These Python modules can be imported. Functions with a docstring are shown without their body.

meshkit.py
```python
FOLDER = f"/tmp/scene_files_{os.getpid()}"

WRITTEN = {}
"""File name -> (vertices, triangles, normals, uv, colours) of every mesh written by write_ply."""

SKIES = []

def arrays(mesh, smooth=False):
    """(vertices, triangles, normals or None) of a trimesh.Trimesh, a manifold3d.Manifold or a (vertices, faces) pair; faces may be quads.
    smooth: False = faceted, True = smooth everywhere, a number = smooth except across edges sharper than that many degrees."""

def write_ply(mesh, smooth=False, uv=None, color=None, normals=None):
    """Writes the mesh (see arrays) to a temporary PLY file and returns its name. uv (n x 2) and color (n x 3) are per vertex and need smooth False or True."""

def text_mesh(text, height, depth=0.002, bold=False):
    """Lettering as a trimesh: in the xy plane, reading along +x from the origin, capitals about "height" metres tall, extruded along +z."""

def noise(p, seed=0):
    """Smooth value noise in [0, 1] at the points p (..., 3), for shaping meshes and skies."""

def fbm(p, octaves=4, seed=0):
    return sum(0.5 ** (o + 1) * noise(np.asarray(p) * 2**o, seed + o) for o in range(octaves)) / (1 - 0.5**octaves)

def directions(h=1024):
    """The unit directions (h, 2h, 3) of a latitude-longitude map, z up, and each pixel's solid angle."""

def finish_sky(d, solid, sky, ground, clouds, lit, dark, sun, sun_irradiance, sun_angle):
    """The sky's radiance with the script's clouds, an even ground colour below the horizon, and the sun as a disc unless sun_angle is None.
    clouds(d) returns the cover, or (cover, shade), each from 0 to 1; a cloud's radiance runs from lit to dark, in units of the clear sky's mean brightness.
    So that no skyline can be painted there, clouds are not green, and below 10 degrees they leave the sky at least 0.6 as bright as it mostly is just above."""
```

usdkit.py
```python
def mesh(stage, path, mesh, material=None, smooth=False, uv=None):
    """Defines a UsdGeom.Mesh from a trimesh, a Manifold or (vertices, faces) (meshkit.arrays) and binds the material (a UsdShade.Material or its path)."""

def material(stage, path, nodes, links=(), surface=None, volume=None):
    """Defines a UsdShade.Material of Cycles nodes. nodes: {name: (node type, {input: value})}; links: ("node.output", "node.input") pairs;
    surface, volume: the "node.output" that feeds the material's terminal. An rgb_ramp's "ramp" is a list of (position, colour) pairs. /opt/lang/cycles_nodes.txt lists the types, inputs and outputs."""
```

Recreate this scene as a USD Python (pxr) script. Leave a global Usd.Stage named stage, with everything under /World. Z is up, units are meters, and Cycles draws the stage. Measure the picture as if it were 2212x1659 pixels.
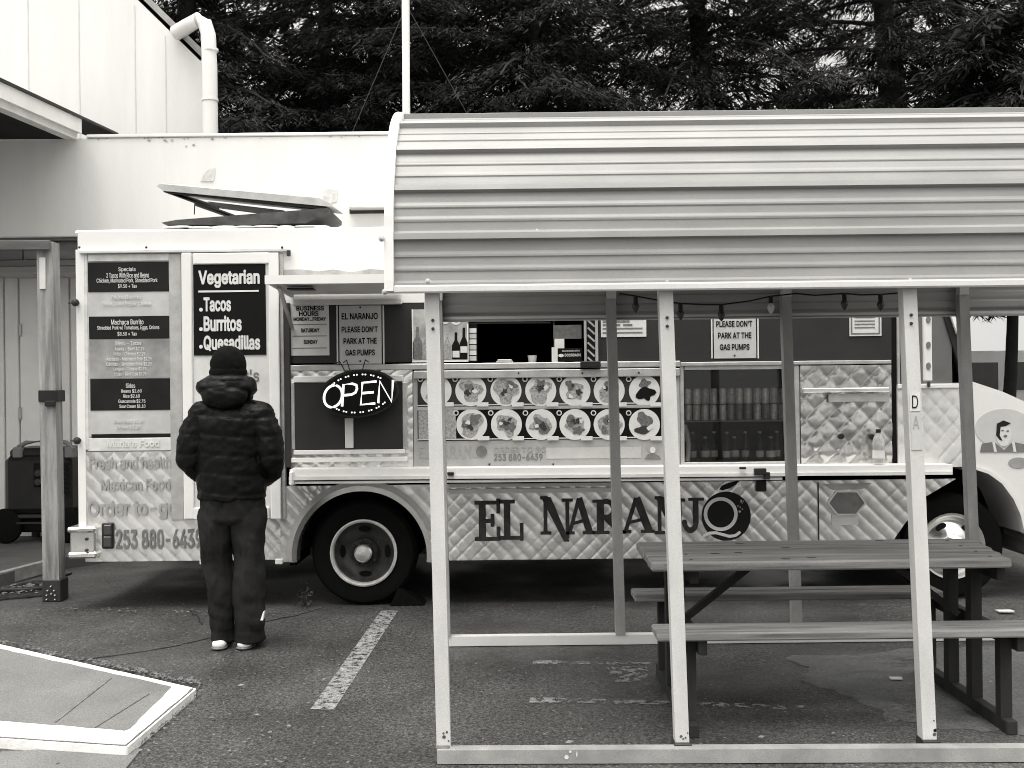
import math, random
import numpy as np, trimesh, manifold3d as m3, usdkit, meshkit
from shapely.geometry import Polygon, Point, box as sbox, LineString
from shapely.ops import unary_union
from pxr import Usd, UsdGeom, UsdLux, UsdShade, Gf, Sdf, Vt

stage = Usd.Stage.CreateInMemory()
UsdGeom.SetStageUpAxis(stage, 'Z')
UsdGeom.SetStageMetersPerUnit(stage, 1.0)
world = UsdGeom.Xform.Define(stage, '/World')
stage.SetDefaultPrim(world.GetPrim())
UsdGeom.Scope.Define(stage, '/World/Looks')

# ------------------------------------------------------------------ camera, sky, sun
F, H, TH = 2200.0, 1.547, 0.011            # focal length in picture units (picture 2212 wide), eye height, roll
CT, ST = math.cos(TH), math.sin(TH)
cam = UsdGeom.Camera.Define(stage, '/World/camera')
cam.CreateHorizontalApertureAttr(36.0)
cam.CreateVerticalApertureAttr(27.0)
cam.CreateFocalLengthAttr(36.0 * F / 2212)
cam.CreateClippingRangeAttr(Gf.Vec2f(0.1, 2000))
cam.CreateExposureAttr(0.9)
cam.AddTransformOp().Set(Gf.Matrix4d(CT, 0, -ST, 0, ST, 0, CT, 0, 0, -1, 0, 0, 0, 0, H, 1))

SUN = np.array([-0.16, -0.24, 1.05]); SUN = SUN / np.linalg.norm(SUN)
sky_mat = usdkit.material(stage, '/World/Looks/overcast_sky', {
    'sky': ('sky_texture', {'sky_type': 'single_scattering', 'sun_disc': False, 'sun_elevation': float(math.asin(SUN[2])),
                            'sun_rotation': float(math.atan2(SUN[0], SUN[1])), 'aerosol_density': 2.0}),
    'bw': ('rgb_to_bw', {}),
    'tc': ('texture_coordinate', {}),
    'n': ('noise_texture', {'scale': 2.2, 'detail': 4.0}),
    'cloud': ('rgb_ramp', {'ramp': [(0.3, (7.6, 7.5, 7.2)), (0.7, (9.2, 9.1, 8.8))]}),
    'mix': ('mix', {'fac': 0.85}), 'xyz': ('separate_xyz', {}),
    'zen': ('rgb_ramp', {'ramp': [(0.0, (0.62, 0.62, 0.62)), (0.3, (0.68, 0.68, 0.68)), (0.7, (1.9, 1.9, 1.9)), (1.0, (2.7, 2.7, 2.7))]}), 'lum': ('mix', {'mix_type': 'multiply', 'fac': 1.0}),
    'bg': ('background_shader', {'strength': 0.085})},
    [('sky.color', 'bw.color'), ('tc.generated', 'n.vector'), ('n.fac', 'cloud.fac'), ('bw.val', 'mix.color1'), ('cloud.color', 'mix.color2'), ('tc.generated', 'xyz.vector'), ('xyz.z', 'zen.fac'), ('mix.color', 'lum.color1'), ('zen.color', 'lum.color2'), ('lum.color', 'bg.color')], surface='bg.background')
dome = UsdLux.DomeLight.Define(stage, '/World/sky')
UsdShade.MaterialBindingAPI.Apply(dome.GetPrim()).Bind(sky_mat)
dome.GetPrim().SetCustomDataByKey('kind', 'structure')
dome.GetPrim().SetCustomDataByKey('label', 'pale overcast sky')
sun = UsdLux.DistantLight.Define(stage, '/World/sun')
sun.CreateNormalizeAttr(True)
sun.CreateIntensityAttr(0.4)
sun.CreateAngleAttr(35.0)
sun.CreateColorAttr(Gf.Vec3f(1.0, 0.975, 0.93))
zax = SUN
xax = np.cross([0, 0, 1.0], zax); xax /= np.linalg.norm(xax)
yax = np.cross(zax, xax)
sun.AddTransformOp().Set(Gf.Matrix4d(*xax, 0, *yax, 0, *zax, 0, 0, 0, 0, 1))

# ------------------------------------------------------------------ helpers
def un(u, v, y):
    "picture point (2212 x 1659 units) at distance y -> x, z"
    du, dv = u - 1106.0, v - 829.5
    return (du * CT - dv * ST) * y / F, H - (du * ST + dv * CT) * y / F

def G(u, v, z=0.0):
    "picture point on the level z -> x, y"
    du, dv = u - 1106.0, v - 829.5
    y = (H - z) * F / (du * ST + dv * CT)
    return (du * CT - dv * ST) * y / F, y

LOC, USED = {}, set()

def uname(path):
    p, k = path, 0
    while p in USED:
        k += 1
        p = f'{path}_{k:03d}'
    USED.add(p)
    return p

def meta(prim, label=None, cat=None, group=None, kind=None):
    for k, v in (('label', label), ('category', cat), ('group', group), ('kind', kind)):
        if v:
            prim.SetCustomDataByKey(k, v)
    return prim

def thing(name, label, cat, loc=(0, 0, 0), group=None):
    p = uname('/World/' + name)
    x = UsdGeom.Xform.Define(stage, p)
    x.AddTranslateOp().Set(Gf.Vec3d(*map(float, loc)))
    LOC[p] = np.array(loc, float)
    meta(x.GetPrim(), label, cat, group)
    return p

def tm(mesh):
    if isinstance(mesh, (list,)):
        return trimesh.util.concatenate([tm(m) for m in mesh])
    if hasattr(mesh, 'to_mesh'):
        m = mesh.to_mesh()
        return trimesh.Trimesh(np.asarray(m.vert_properties)[:, :3], np.asarray(m.tri_verts), process=False)
    return mesh

def obj(name, mesh, mat, parent=None, smooth=False, label=None, cat=None, group=None, kind=None, loc=None):
    "one Mesh prim; coordinates are given in the world, the parent's place is taken off"
    p = uname((parent or '/World') + '/' + name)
    mesh = tm(mesh)
    off = LOC.get(parent, np.zeros(3)) if parent else np.zeros(3)
    v = np.array(mesh.vertices) - off
    if parent:
        LOC[p] = off
    elif loc is not None:
        v = v - np.array(loc)
    g = usdkit.mesh(stage, p, trimesh.Trimesh(v, mesh.faces, process=False), mat, smooth)
    if not parent and loc is not None:
        g.AddTranslateOp().Set(Gf.Vec3d(*map(float, loc)))
    meta(g.GetPrim(), label, cat, group, kind)
    return p

def dup(path, loc, label, group=None):
    p = uname('/World/' + path.rsplit('/', 1)[1])
    x = UsdGeom.Xform.Define(stage, p)
    x.GetPrim().GetReferences().AddInternalReference(path)
    x.GetPrim().GetAttribute('xformOp:translate').Set(Gf.Vec3d(*map(float, loc)))
    x.GetPrim().SetInstanceable(True)
    meta(x.GetPrim(), label, None, group)
    return p

def bx(x0, y0, z0, x1, y1, z1, b=0.0):
    lo, hi = np.array([x0, y0, z0], float), np.array([x1, y1, z1], float)
    lo, hi = np.minimum(lo, hi), np.maximum(lo, hi)
    if b <= 0:
        t = trimesh.creation.box(hi - lo)
        t.apply_translation((lo + hi) / 2)
        return t
    b = min(b, (hi - lo).min() * 0.45)
    pts = []
    for k in range(3):
        for s in np.ndindex(2, 2, 2):
            q = [lo[i] + b if s[i] == 0 else hi[i] - b for i in range(3)]
            q[k] = lo[k] if s[k] == 0 else hi[k]
            pts.append(q)
    return trimesh.convex.convex_hull(np.array(pts))

def pbox(u0, v0, u1, v1, y, depth, b=0.0):
    "box whose front face fills the picture rectangle at distance y"
    cx, cz = un((u0 + u1) / 2, (v0 + v1) / 2, y)
    w, h = abs(u1 - u0) * y / F / 2, abs(v1 - v0) * y / F / 2
    return bx(cx - w, y, cz - h, cx + w, y + depth, cz + h, b)

def bar(p0, p1, w, d=None, b=0.0, up=(0, 0, 1)):
    "square bar between two points"
    p0, p1 = np.array(p0, float), np.array(p1, float)
    L = np.linalg.norm(p1 - p0)
    z = (p1 - p0) / L
    up = np.array(up, float)
    if abs(z @ up) > 0.95:
        up = np.array([0, 1.0, 0])
    x = np.cross(up, z); x /= np.linalg.norm(x)
    y = np.cross(z, x)
    d = d or w
    t = bx(-w / 2, -d / 2, 0, w / 2, d / 2, L, b)
    T = np.eye(4); T[:3, 0], T[:3, 1], T[:3, 2], T[:3, 3] = x, y, z, p0
    t.apply_transform(T)
    return t

def cyl(p0, p1, r, r1=None, n=12, cap=True):
    return tube([p0, p1], [r, r if r1 is None else r1], n, cap)

def tube(pts, r, n=8, cap=True):
    pts = np.array(pts, float)
    k = len(pts)
    r = np.broadcast_to(np.array(r, float), (k,))
    tan = np.gradient(pts, axis=0)
    tan /= np.linalg.norm(tan, axis=1, keepdims=True)
    ref = np.array([0, 0, 1.0]) if abs(tan[0][2]) < 0.9 else np.array([1.0, 0, 0])
    V = []
    for i in range(k):
        a = np.cross(ref, tan[i])
        if np.linalg.norm(a) < 1e-3:
            a = np.cross([0, 1.0, 0.1], tan[i])
        a /= np.linalg.norm(a)
        b = np.cross(tan[i], a)
        th = np.arange(n) * 2 * math.pi / n
        V.append(pts[i] + r[i] * (np.cos(th)[:, None] * a + np.sin(th)[:, None] * b))
    V = np.vstack(V)
    Fc = []
    for i in range(k - 1):
        for j in range(n):
            a, b, c, d = i * n + j, i * n + (j + 1) % n, (i + 1) * n + (j + 1) % n, (i + 1) * n + j
            Fc += [[a, b, c], [a, c, d]]
    if cap:
        V = np.vstack([V, pts[0], pts[-1]])
        for j in range(n):
            Fc += [[len(V) - 2, (j + 1) % n, j], [len(V) - 1, (k - 1) * n + j, (k - 1) * n + (j + 1) % n]]
    return trimesh.Trimesh(V, Fc, process=False)

def prism(poly, y0, y1):
    "shapely polygon in (x, z) -> solid between y0 (front) and y1"
    out = []
    for g in getattr(poly, 'geoms', [poly]):
        if g.is_empty or g.area < 1e-9:
            continue
        t = trimesh.creation.extrude_polygon(g, abs(y1 - y0), engine='earcut')
        v = np.array(t.vertices)
        t = trimesh.Trimesh(np.stack([v[:, 0], max(y0, y1) - v[:, 2], v[:, 1]], 1), t.faces, process=False)
        out.append(t)
    return trimesh.util.concatenate(out)

def flat(poly, z, thick=0.0):
    "shapely polygon in (x, y) -> slab whose top is z"
    out = []
    for g in getattr(poly, 'geoms', [poly]):
        t = trimesh.creation.extrude_polygon(g, max(thick, 1e-4), engine='earcut')
        t.apply_translation([0, 0, z - max(thick, 1e-4)])
        out.append(t)
    return trimesh.util.concatenate(out)

def pp(pts, y):
    return Polygon([un(u, v, y) for u, v in pts])

def disc(u, v, r, y, depth, n=28, ry=None, rot=0):
    cx, cz = un(u, v, y)
    ry = r if ry is None else ry
    pts = []
    for k in range(n):
        a = 2 * math.pi * k / n
        px, pz = r * math.cos(a), ry * math.sin(a)
        pts.append((cx + (px * math.cos(rot) - pz * math.sin(rot)) * y / F, cz + (px * math.sin(rot) + pz * math.cos(rot)) * y / F))
    return prism(Polygon(pts), y, y + depth)

def lathe(profile, center, axis='y', n=40):
    "profile: (radius, along) pairs, revolved about the axis through center"
    prof = np.array(profile, float)
    th = np.arange(n) * 2 * math.pi / n
    V, Fc, k = [], [], len(prof)
    for r, a in prof:
        c, s, o = r * np.cos(th), r * np.sin(th), np.full(n, a)
        V.append(np.stack([c, o, s], 1) if axis == 'y' else np.stack([c, s, o], 1) if axis == 'z' else np.stack([o, c, s], 1))
    V = np.vstack(V) + np.array(center)
    for i in range(k - 1):
        for j in range(n):
            a, b, c, d = i * n + j, i * n + (j + 1) % n, (i + 1) * n + (j + 1) % n, (i + 1) * n + j
            Fc += [[a, b, c], [a, c, d]] if axis != 'z' else [[a, b, c], [a, c, d]]
    t = trimesh.Trimesh(V, Fc, process=False)
    return t

TXT = {}
def heavy(s, stroke):
    "heavy lettering outlines, one solid"
    import glob
    from PIL import Image, ImageDraw, ImageFont
    font = ImageFont.truetype(glob.glob("/opt/blender-*/*/datafiles/fonts/Inter.woff2")[0], 96)
    a, b, c, d = font.getbbox(s, anchor="ls", stroke_width=stroke)
    im = Image.new("L", (c - a + 8, d - b + 8))
    x = 4 - a
    ImageDraw.Draw(im).text((x, 4 - b), s, 255, font, anchor="ls", stroke_width=stroke)
    on = np.pad(np.asarray(im) > 127, ((0, 0), (1, 1))).astype(np.int8)
    rows, st = np.nonzero(np.diff(on, axis=1) == 1)
    en = np.nonzero(np.diff(on, axis=1) == -1)[1]
    from shapely import box as sbx
    g = unary_union(sbx(st, -rows - 1, en, -rows)).buffer(0.6).buffer(-0.6).simplify(0.7)
    return trimesh.util.concatenate([trimesh.creation.extrude_polygon(q, 1.0, engine='earcut') for q in getattr(g, 'geoms', [g])])

def text(s, u0, v0, u1, v1, y, bold=True, depth=0.003, rot=0.0):
    "lettering that fills the picture rectangle at distance y"
    if (s, bold) not in TXT:
        TXT[(s, bold)] = heavy(s, bold) if bold > 1 else meshkit.text_mesh(s, 1.0, 1.0, bold)
    t = TXT[(s, bold)]
    v = np.array(t.vertices)
    lo, hi = v.min(0), v.max(0)
    w, h = (u1 - u0) * y / F, (v1 - v0) * y / F
    q = (v - (lo + hi) / 2) / np.maximum(hi - lo, 1e-9)
    X, Z = q[:, 0] * w, q[:, 1] * h
    X, Z = X * math.cos(rot) - Z * math.sin(rot), X * math.sin(rot) + Z * math.cos(rot)
    cx, cz = un((u0 + u1) / 2, (v0 + v1) / 2, y)
    return trimesh.Trimesh(np.stack([cx + X, y - (q[:, 2] + 0.5) * depth, cz + Z], 1), t.faces, process=False)

def to_man(t):
    t = tm(t)
    t = trimesh.Trimesh(t.vertices, t.faces, process=True)
    return m3.Manifold(m3.Mesh(np.asarray(t.vertices, np.float32), np.asarray(t.faces, np.uint32)))

# ------------------------------------------------------------------ materials (the photograph is black and white: greys)
def M(name, g, rough=0.6, metal=0.0, var=0.12, scale=5.0, grain=0.06, gscale=260.0, bump=0.0, bscale=60.0, stretch=(1, 1, 1), spec=0.5, coat=0.0, detail=4.0):
    t = lambda x: tuple(float(min(1.0, max(0.0, x * c))) for c in (1.0, 0.992, 0.965))
    nodes = {'geo': ('geometry', {}), 'map': ('mapping', {'scale': stretch}),
             'n1': ('noise_texture', {'scale': scale, 'detail': detail, 'roughness': 0.6}),
             'n2': ('noise_texture', {'scale': gscale, 'detail': 1.0}),
             'r1': ('rgb_ramp', {'ramp': [(0.3, t(g * (1 - var))), (0.7, t(g * (1 + var)))]}),
             'r2': ('rgb_ramp', {'ramp': [(0.3, (1 - 2 * grain,) * 3), (0.7, (1.0,) * 3)]}),
             'mul': ('mix', {'mix_type': 'multiply', 'fac': 1.0}),
             'p': ('principled_bsdf', {'roughness': rough, 'metallic': metal, 'specular_ior_level': spec, 'coat_weight': coat, 'coat_roughness': 0.08})}
    links = [('geo.position', 'map.vector'), ('map.vector', 'n1.vector'), ('geo.position', 'n2.vector'), ('n1.fac', 'r1.fac'), ('n2.fac', 'r2.fac'),
             ('r1.color', 'mul.color1'), ('r2.color', 'mul.color2'), ('mul.color', 'p.base_color')]
    if bump > 0:
        nodes['n3'] = ('noise_texture', {'scale': bscale, 'detail': 3.0})
        nodes['bump'] = ('bump', {'strength': 0.6, 'distance': bump})
        links += [('map.vector', 'n3.vector'), ('n3.fac', 'bump.height'), ('bump.normal', 'p.normal')]
    return usdkit.material(stage, '/World/Looks/' + name, nodes, links, surface='p.BSDF')

white = M('white_paint', 0.70, 0.45, var=0.05, scale=3, grain=0.02)
wall_white = M('white_wall_paint', 0.66, 0.7, var=0.05, scale=1.6, stretch=(2.5, 2.5, 0.35), grain=0.03, bump=0.002, bscale=40)
offwhite = M('weathered_white_paint', 0.62, 0.6, var=0.14, scale=4)
galv = M('galvanised_panel', 0.31, 0.5, 0.1, var=0.09, scale=7, grain=0.12, gscale=330, stretch=(0.4, 1, 1))
tube_paint = M('painted_steel_tube', 0.56, 0.5, var=0.13, scale=6, stretch=(1, 1, 0.35), grain=0.10, gscale=350)
quilt = M('quilted_aluminium', 0.78, 0.27, 0.82, var=0.14, scale=7, grain=0.10, gscale=240)
quilt_shiny = M('polished_quilted_aluminium', 0.62, 0.2, 0.9, var=0.2, scale=6, grain=0.08)
alu = M('dull_aluminium_trim', 0.46, 0.38, 0.5, var=0.18, scale=10, grain=0.1)
chrome = M('bright_metal', 0.75, 0.18, 0.95, var=0.1, scale=12, grain=0.03)
darkpaint = M('dark_grey_paint', 0.030, 0.6, var=0.12, scale=5, grain=0.12, gscale=300, spec=0.2)
blackp = M('black_print', 0.006, 0.6, var=0.2, scale=4, grain=0.02, spec=0.1)
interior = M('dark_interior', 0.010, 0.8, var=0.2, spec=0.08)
rubber = M('tyre_rubber', 0.005, 0.75, var=0.2, scale=20, bump=0.001, spec=0.08)
rimdark = M('dark_rim_paint', 0.035, 0.45, var=0.3, scale=9, spec=0.08)
lettergrey = M('faded_grey_lettering', 0.15, 0.5, var=0.2, scale=14)
letterpale = M('ghosted_lettering', 0.30, 0.5, var=0.12, scale=14)
letterdark = M('dark_lettering', 0.014, 0.6, var=0.2, scale=14, spec=0.15)
paper = M('white_paper', 0.62, 0.7, var=0.07, scale=12)
signface = M('sign_face', 0.48, 0.45, var=0.06, scale=12)
posterpale = M('pale_poster_film', 0.46, 0.3, var=0.15, scale=6)
posterdark = M('dark_poster_film', 0.008, 0.25, var=0.4, scale=5, spec=0.25)
midgrey = M('mid_grey_print', 0.14, 0.5, var=0.4, scale=60)
foodl = M('light_food_print', 0.30, 0.4, var=0.55, scale=75, detail=5)
foodm = M('mid_food_print', 0.12, 0.4, var=0.6, scale=80, detail=5)
foodd = M('dark_food_print', 0.025, 0.4, var=0.5, scale=80, detail=5)
woodpost = M('weathered_timber', 0.28, 0.75, var=0.5, scale=22, stretch=(1, 1, 0.09), bump=0.004, bscale=60, grain=0.16)
woodtop = M('grey_table_wood', 0.21, 0.7, var=0.5, scale=34, stretch=(0.05, 1, 1), bump=0.002, bscale=50, grain=0.12, spec=0.2)
wooddark = M('dark_stained_table_legs', 0.030, 0.6, var=0.3, scale=10, stretch=(1, 1, 0.2), spec=0.08)
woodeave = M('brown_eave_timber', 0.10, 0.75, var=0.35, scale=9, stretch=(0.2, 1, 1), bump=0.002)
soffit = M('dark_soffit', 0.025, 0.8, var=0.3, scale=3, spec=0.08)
siding = M('pale_siding_paint', 0.80, 0.7, var=0.08, scale=2, grain=0.08)
concrete = M('pad_concrete', 0.185, 0.85, var=0.16, scale=2.5, grain=0.22, gscale=150, bump=0.004, bscale=90)
kerbpaint = M('kerb_white_paint', 0.72, 0.7, var=0.12, scale=14, grain=0.06, bump=0.003, bscale=60)
black_plastic = M('black_plastic', 0.018, 0.42, var=0.2, scale=8, spec=0.2)
plastic_grey = M('grey_plastic', 0.15, 0.5, var=0.1)
steel_dark = M('dark_steel', 0.04, 0.45, 0.4, var=0.2, spec=0.3)
wire = M('wire_grey', 0.05, 0.6)
soil = M('dark_soil', 0.035, 0.95, var=0.6, scale=12, grain=0.2, bump=0.01, bscale=30, spec=0.08)
leafdry = M('fallen_leaf', 0.12, 0.8, var=0.7, scale=18)
leafpale = M('pale_leaf', 0.20, 0.8, var=0.25, scale=18)
jacketm = M('black_nylon', 0.0035, 0.42, var=0.2, scale=9, grain=0.06, bump=0.004, bscale=26, spec=0.13)
denim = M('dark_denim', 0.022, 0.9, var=0.5, scale=6, grain=0.2, gscale=300, bump=0.006, bscale=14, spec=0.08)
knit = M('black_knit', 0.004, 0.95, spec=0.1, var=0.2, scale=60, bump=0.002, bscale=200)
skin = M('skin', 0.35, 0.55, var=0.06)
shoe = M('white_shoe', 0.85, 0.6, var=0.06)
canm = usdkit.material(stage, '/World/Looks/can_metal', {'oi': ('object_info', {}), 'geo': ('geometry', {}), 'n': ('noise_texture', {'scale': 40.0}), 'r': ('rgb_ramp', {'ramp': [(0.0, (0.3, 0.3, 0.29)), (0.5, (0.8, 0.8, 0.78)), (1.0, (0.95, 0.95, 0.93))]}), 'r2': ('rgb_ramp', {'ramp': [(0.4, (0.7, 0.7, 0.7)), (0.6, (1, 1, 1))]}), 'm': ('mix', {'mix_type': 'multiply', 'fac': 1.0}), 'p': ('principled_bsdf', {'roughness': 0.3, 'metallic': 0.3})},
    [('oi.random', 'r.fac'), ('geo.position', 'n.vector'), ('n.fac', 'r2.fac'), ('r.color', 'm.color1'), ('r2.color', 'm.color2'), ('m.color', 'p.base_color')], surface='p.BSDF')
bottlem = M('dark_bottle_glass', 0.016, 0.08, var=0.2, spec=0.4)
barkm = M('bark', 0.010, 0.9, var=0.4, scale=9, bump=0.01, bscale=20)
carwhite = M('car_paint', 0.70, 0.3, var=0.03, coat=0.4)
carglass = M('car_glass', 0.03, 0.1, var=0.2)
lampm = M('bulb_glass', 0.6, 0.15, var=0.1)
bulbdark = M('dark_bulb', 0.035, 0.2, var=0.2)
glass = usdkit.material(stage, '/World/Looks/window_pane', {'f': ('fresnel', {'IOR': 1.45}), 't': ('transparent_bsdf', {'color': (0.86, 0.86, 0.85)}), 'g': ('glossy_bsdf', {'roughness': 0.03, 'color': (0.9, 0.9, 0.9)}), 'm': ('mix_closure', {})},
                        [('f.fac', 'm.fac'), ('t.BSDF', 'm.closure1'), ('g.BSDF', 'm.closure2')], surface='m.closure')
neon = usdkit.material(stage, '/World/Looks/lit_sign_tube', {'e': ('emission', {'color': (1.0, 0.99, 0.96), 'strength': 0.75})}, [], surface='e.emission')

asphalt = usdkit.material(stage, '/World/Looks/asphalt', {
    'geo': ('geometry', {}),
    'big': ('noise_texture', {'scale': 0.75, 'detail': 5.0, 'roughness': 0.62}),
    'rb': ('rgb_ramp', {'ramp': [(0.32, (0.036, 0.036, 0.034)), (0.50, (0.074, 0.073, 0.071)), (0.68, (0.118, 0.117, 0.112))]}),
    'vor': ('voronoi_texture', {'scale': 100.0, 'randomness': 1.0}),
    'rv': ('rgb_ramp', {'ramp': [(0.0, (1.75, 1.75, 1.72)), (0.28, (1.08, 1.08, 1.08)), (0.7, (0.5, 0.5, 0.5))]}),
    'fine': ('noise_texture', {'scale': 44.0, 'detail': 4.0, 'roughness': 0.7}),
    'rf': ('rgb_ramp', {'ramp': [(0.36, (0.48, 0.48, 0.48)), (0.62, (1.42, 1.42, 1.42))]}),
    'm1': ('mix', {'mix_type': 'multiply', 'fac': 1.0}), 'm2': ('mix', {'mix_type': 'multiply', 'fac': 0.9}),
    'spk': ('voronoi_texture', {'scale': 17.0, 'randomness': 1.0}),
    'rs': ('rgb_ramp', {'ramp': [(0.0, (0.5, 0.5, 0.48)), (0.09, (0.26, 0.26, 0.25)), (0.13, (0, 0, 0))]}),
    'm3': ('mix', {'mix_type': 'add', 'fac': 0.35}),
    'b': ('bump', {'strength': 0.6, 'distance': 0.004}),
    'wet': ('noise_texture', {'scale': 0.9, 'detail': 4.0}), 'rw': ('rgb_ramp', {'ramp': [(0.42, (0.36,) * 3), (0.6, (0.75,) * 3)]}),
    'p': ('principled_bsdf', {'specular_ior_level': 0.22})},
    [('geo.position', 'big.vector'), ('geo.position', 'vor.vector'), ('geo.position', 'fine.vector'), ('geo.position', 'spk.vector'),
     ('big.fac', 'rb.fac'), ('vor.distance', 'rv.fac'), ('fine.fac', 'rf.fac'), ('rb.color', 'm1.color1'), ('rv.color', 'm1.color2'),
     ('m1.color', 'm2.color1'), ('rf.color', 'm2.color2'), ('spk.distance', 'rs.fac'), ('m2.color', 'm3.color1'), ('rs.color', 'm3.color2'), ('m3.color', 'p.base_color'), ('geo.position', 'wet.vector'), ('wet.fac', 'rw.fac'), ('rw.color', 'p.roughness'), ('fine.fac', 'b.height'), ('b.normal', 'p.normal')], surface='p.BSDF')

def worn(name, g, keep, soft=0.06, sc=14.0):
    "paint worn through to the surface below"
    return usdkit.material(stage, '/World/Looks/' + name, {
        'geo': ('geometry', {}), 'n': ('noise_texture', {'scale': sc, 'detail': 6.0, 'roughness': 0.7}), 'r': ('rgb_ramp', {'ramp': [(keep, (0, 0, 0)), (keep + soft, (1, 1, 1))]}),
        'n2': ('noise_texture', {'scale': 60.0}), 'c': ('rgb_ramp', {'ramp': [(0.3, (g * 0.6,) * 3), (0.7, (g * 1.2,) * 3)]}),
        't': ('transparent_bsdf', {}), 'p': ('principled_bsdf', {'roughness': 0.8}), 'm': ('mix_closure', {})},
        [('geo.position', 'n.vector'), ('geo.position', 'n2.vector'), ('n.fac', 'r.fac'), ('n2.fac', 'c.fac'), ('c.color', 'p.base_color'), ('r.color', 'm.fac'), ('t.BSDF', 'm.closure1'), ('p.BSDF', 'm.closure2')], surface='m.closure')
linepaint = worn('worn_line_paint', 0.33, 0.44, 0.2, 22.0)
linefaint = worn('faint_line_paint', 0.2, 0.5, 0.15, 20.0)
dusty = worn('pale_dust', 0.105, 0.36, 0.5, 2.4)
foliage = usdkit.material(stage, '/World/Looks/cedar_foliage', {
    'geo': ('geometry', {}), 'n': ('noise_texture', {'scale': 1.1, 'detail': 3.0}), 'r': ('rgb_ramp', {'ramp': [(0.38, (0.010, 0.010, 0.0095)), (0.68, (0.046, 0.046, 0.044))]}),
    'd': ('principled_bsdf', {'roughness': 0.7, 'specular_ior_level': 0.1}), 't': ('translucent_bsdf', {}), 'm': ('mix_closure', {'fac': 0.12})},
    [('geo.position', 'n.vector'), ('n.fac', 'r.fac'), ('r.color', 'd.base_color'), ('r.color', 't.color'), ('d.BSDF', 'm.closure1'), ('t.BSDF', 'm.closure2')], surface='m.closure')

# ------------------------------------------------------------------ ground
gp = trimesh.Trimesh([[-150, -60, 0], [150, -60, 0], [150, 300, 0], [-150, 300, 0]], [[0, 1, 2], [0, 2, 3]], process=False)
ground = obj('ground', gp, asphalt, kind='structure', label='worn dark asphalt of the parking lot')

# painted concrete pad in the lower left
PZ = 0.045
outer = [G(0, 1393, PZ), G(418, 1487, PZ), G(272, 1610, PZ), G(0, 1592, PZ)]
inner = [G(0, 1402, PZ), G(374, 1484, PZ), G(277, 1581, PZ), G(0, 1559, PZ)]
def ext(a, b, k):
    return (a[0] + (a[0] - b[0]) * k, a[1] + (a[1] - b[1]) * k)
outer_p = Polygon([ext(outer[0], outer[1], 1.0), outer[1], outer[2], ext(outer[3], outer[2], 3.0)])
inner_p = Polygon([ext(inner[0], inner[1], 1.0), inner[1], inner[2], ext(inner[3], inner[2], 3.0)])
pad = obj('concrete_pad', flat(outer_p, PZ, 0.06), concrete, kind='structure', label='low concrete pad with a white painted border')
rim = outer_p.difference(inner_p)
pts = []
rng0 = np.random.default_rng(3)
def wobble(poly, amp, seed, step=0.04):
    out = []
    for g in getattr(poly, 'geoms', [poly]):
        r = g.exterior
        n = max(8, int(r.length / step))
        q = np.array([r.interpolate(i / n, normalized=True).coords[0] for i in range(n)])
        d = meshkit.fbm(np.c_[q * 9, np.zeros(n)], 3, seed) - 0.5
        d2 = meshkit.fbm(np.c_[q * 9 + 40, np.zeros(n)], 3, seed + 5) - 0.5
        out.append(Polygon(q + amp * np.c_[d, d2]).buffer(0))
    return unary_union(out)
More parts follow.
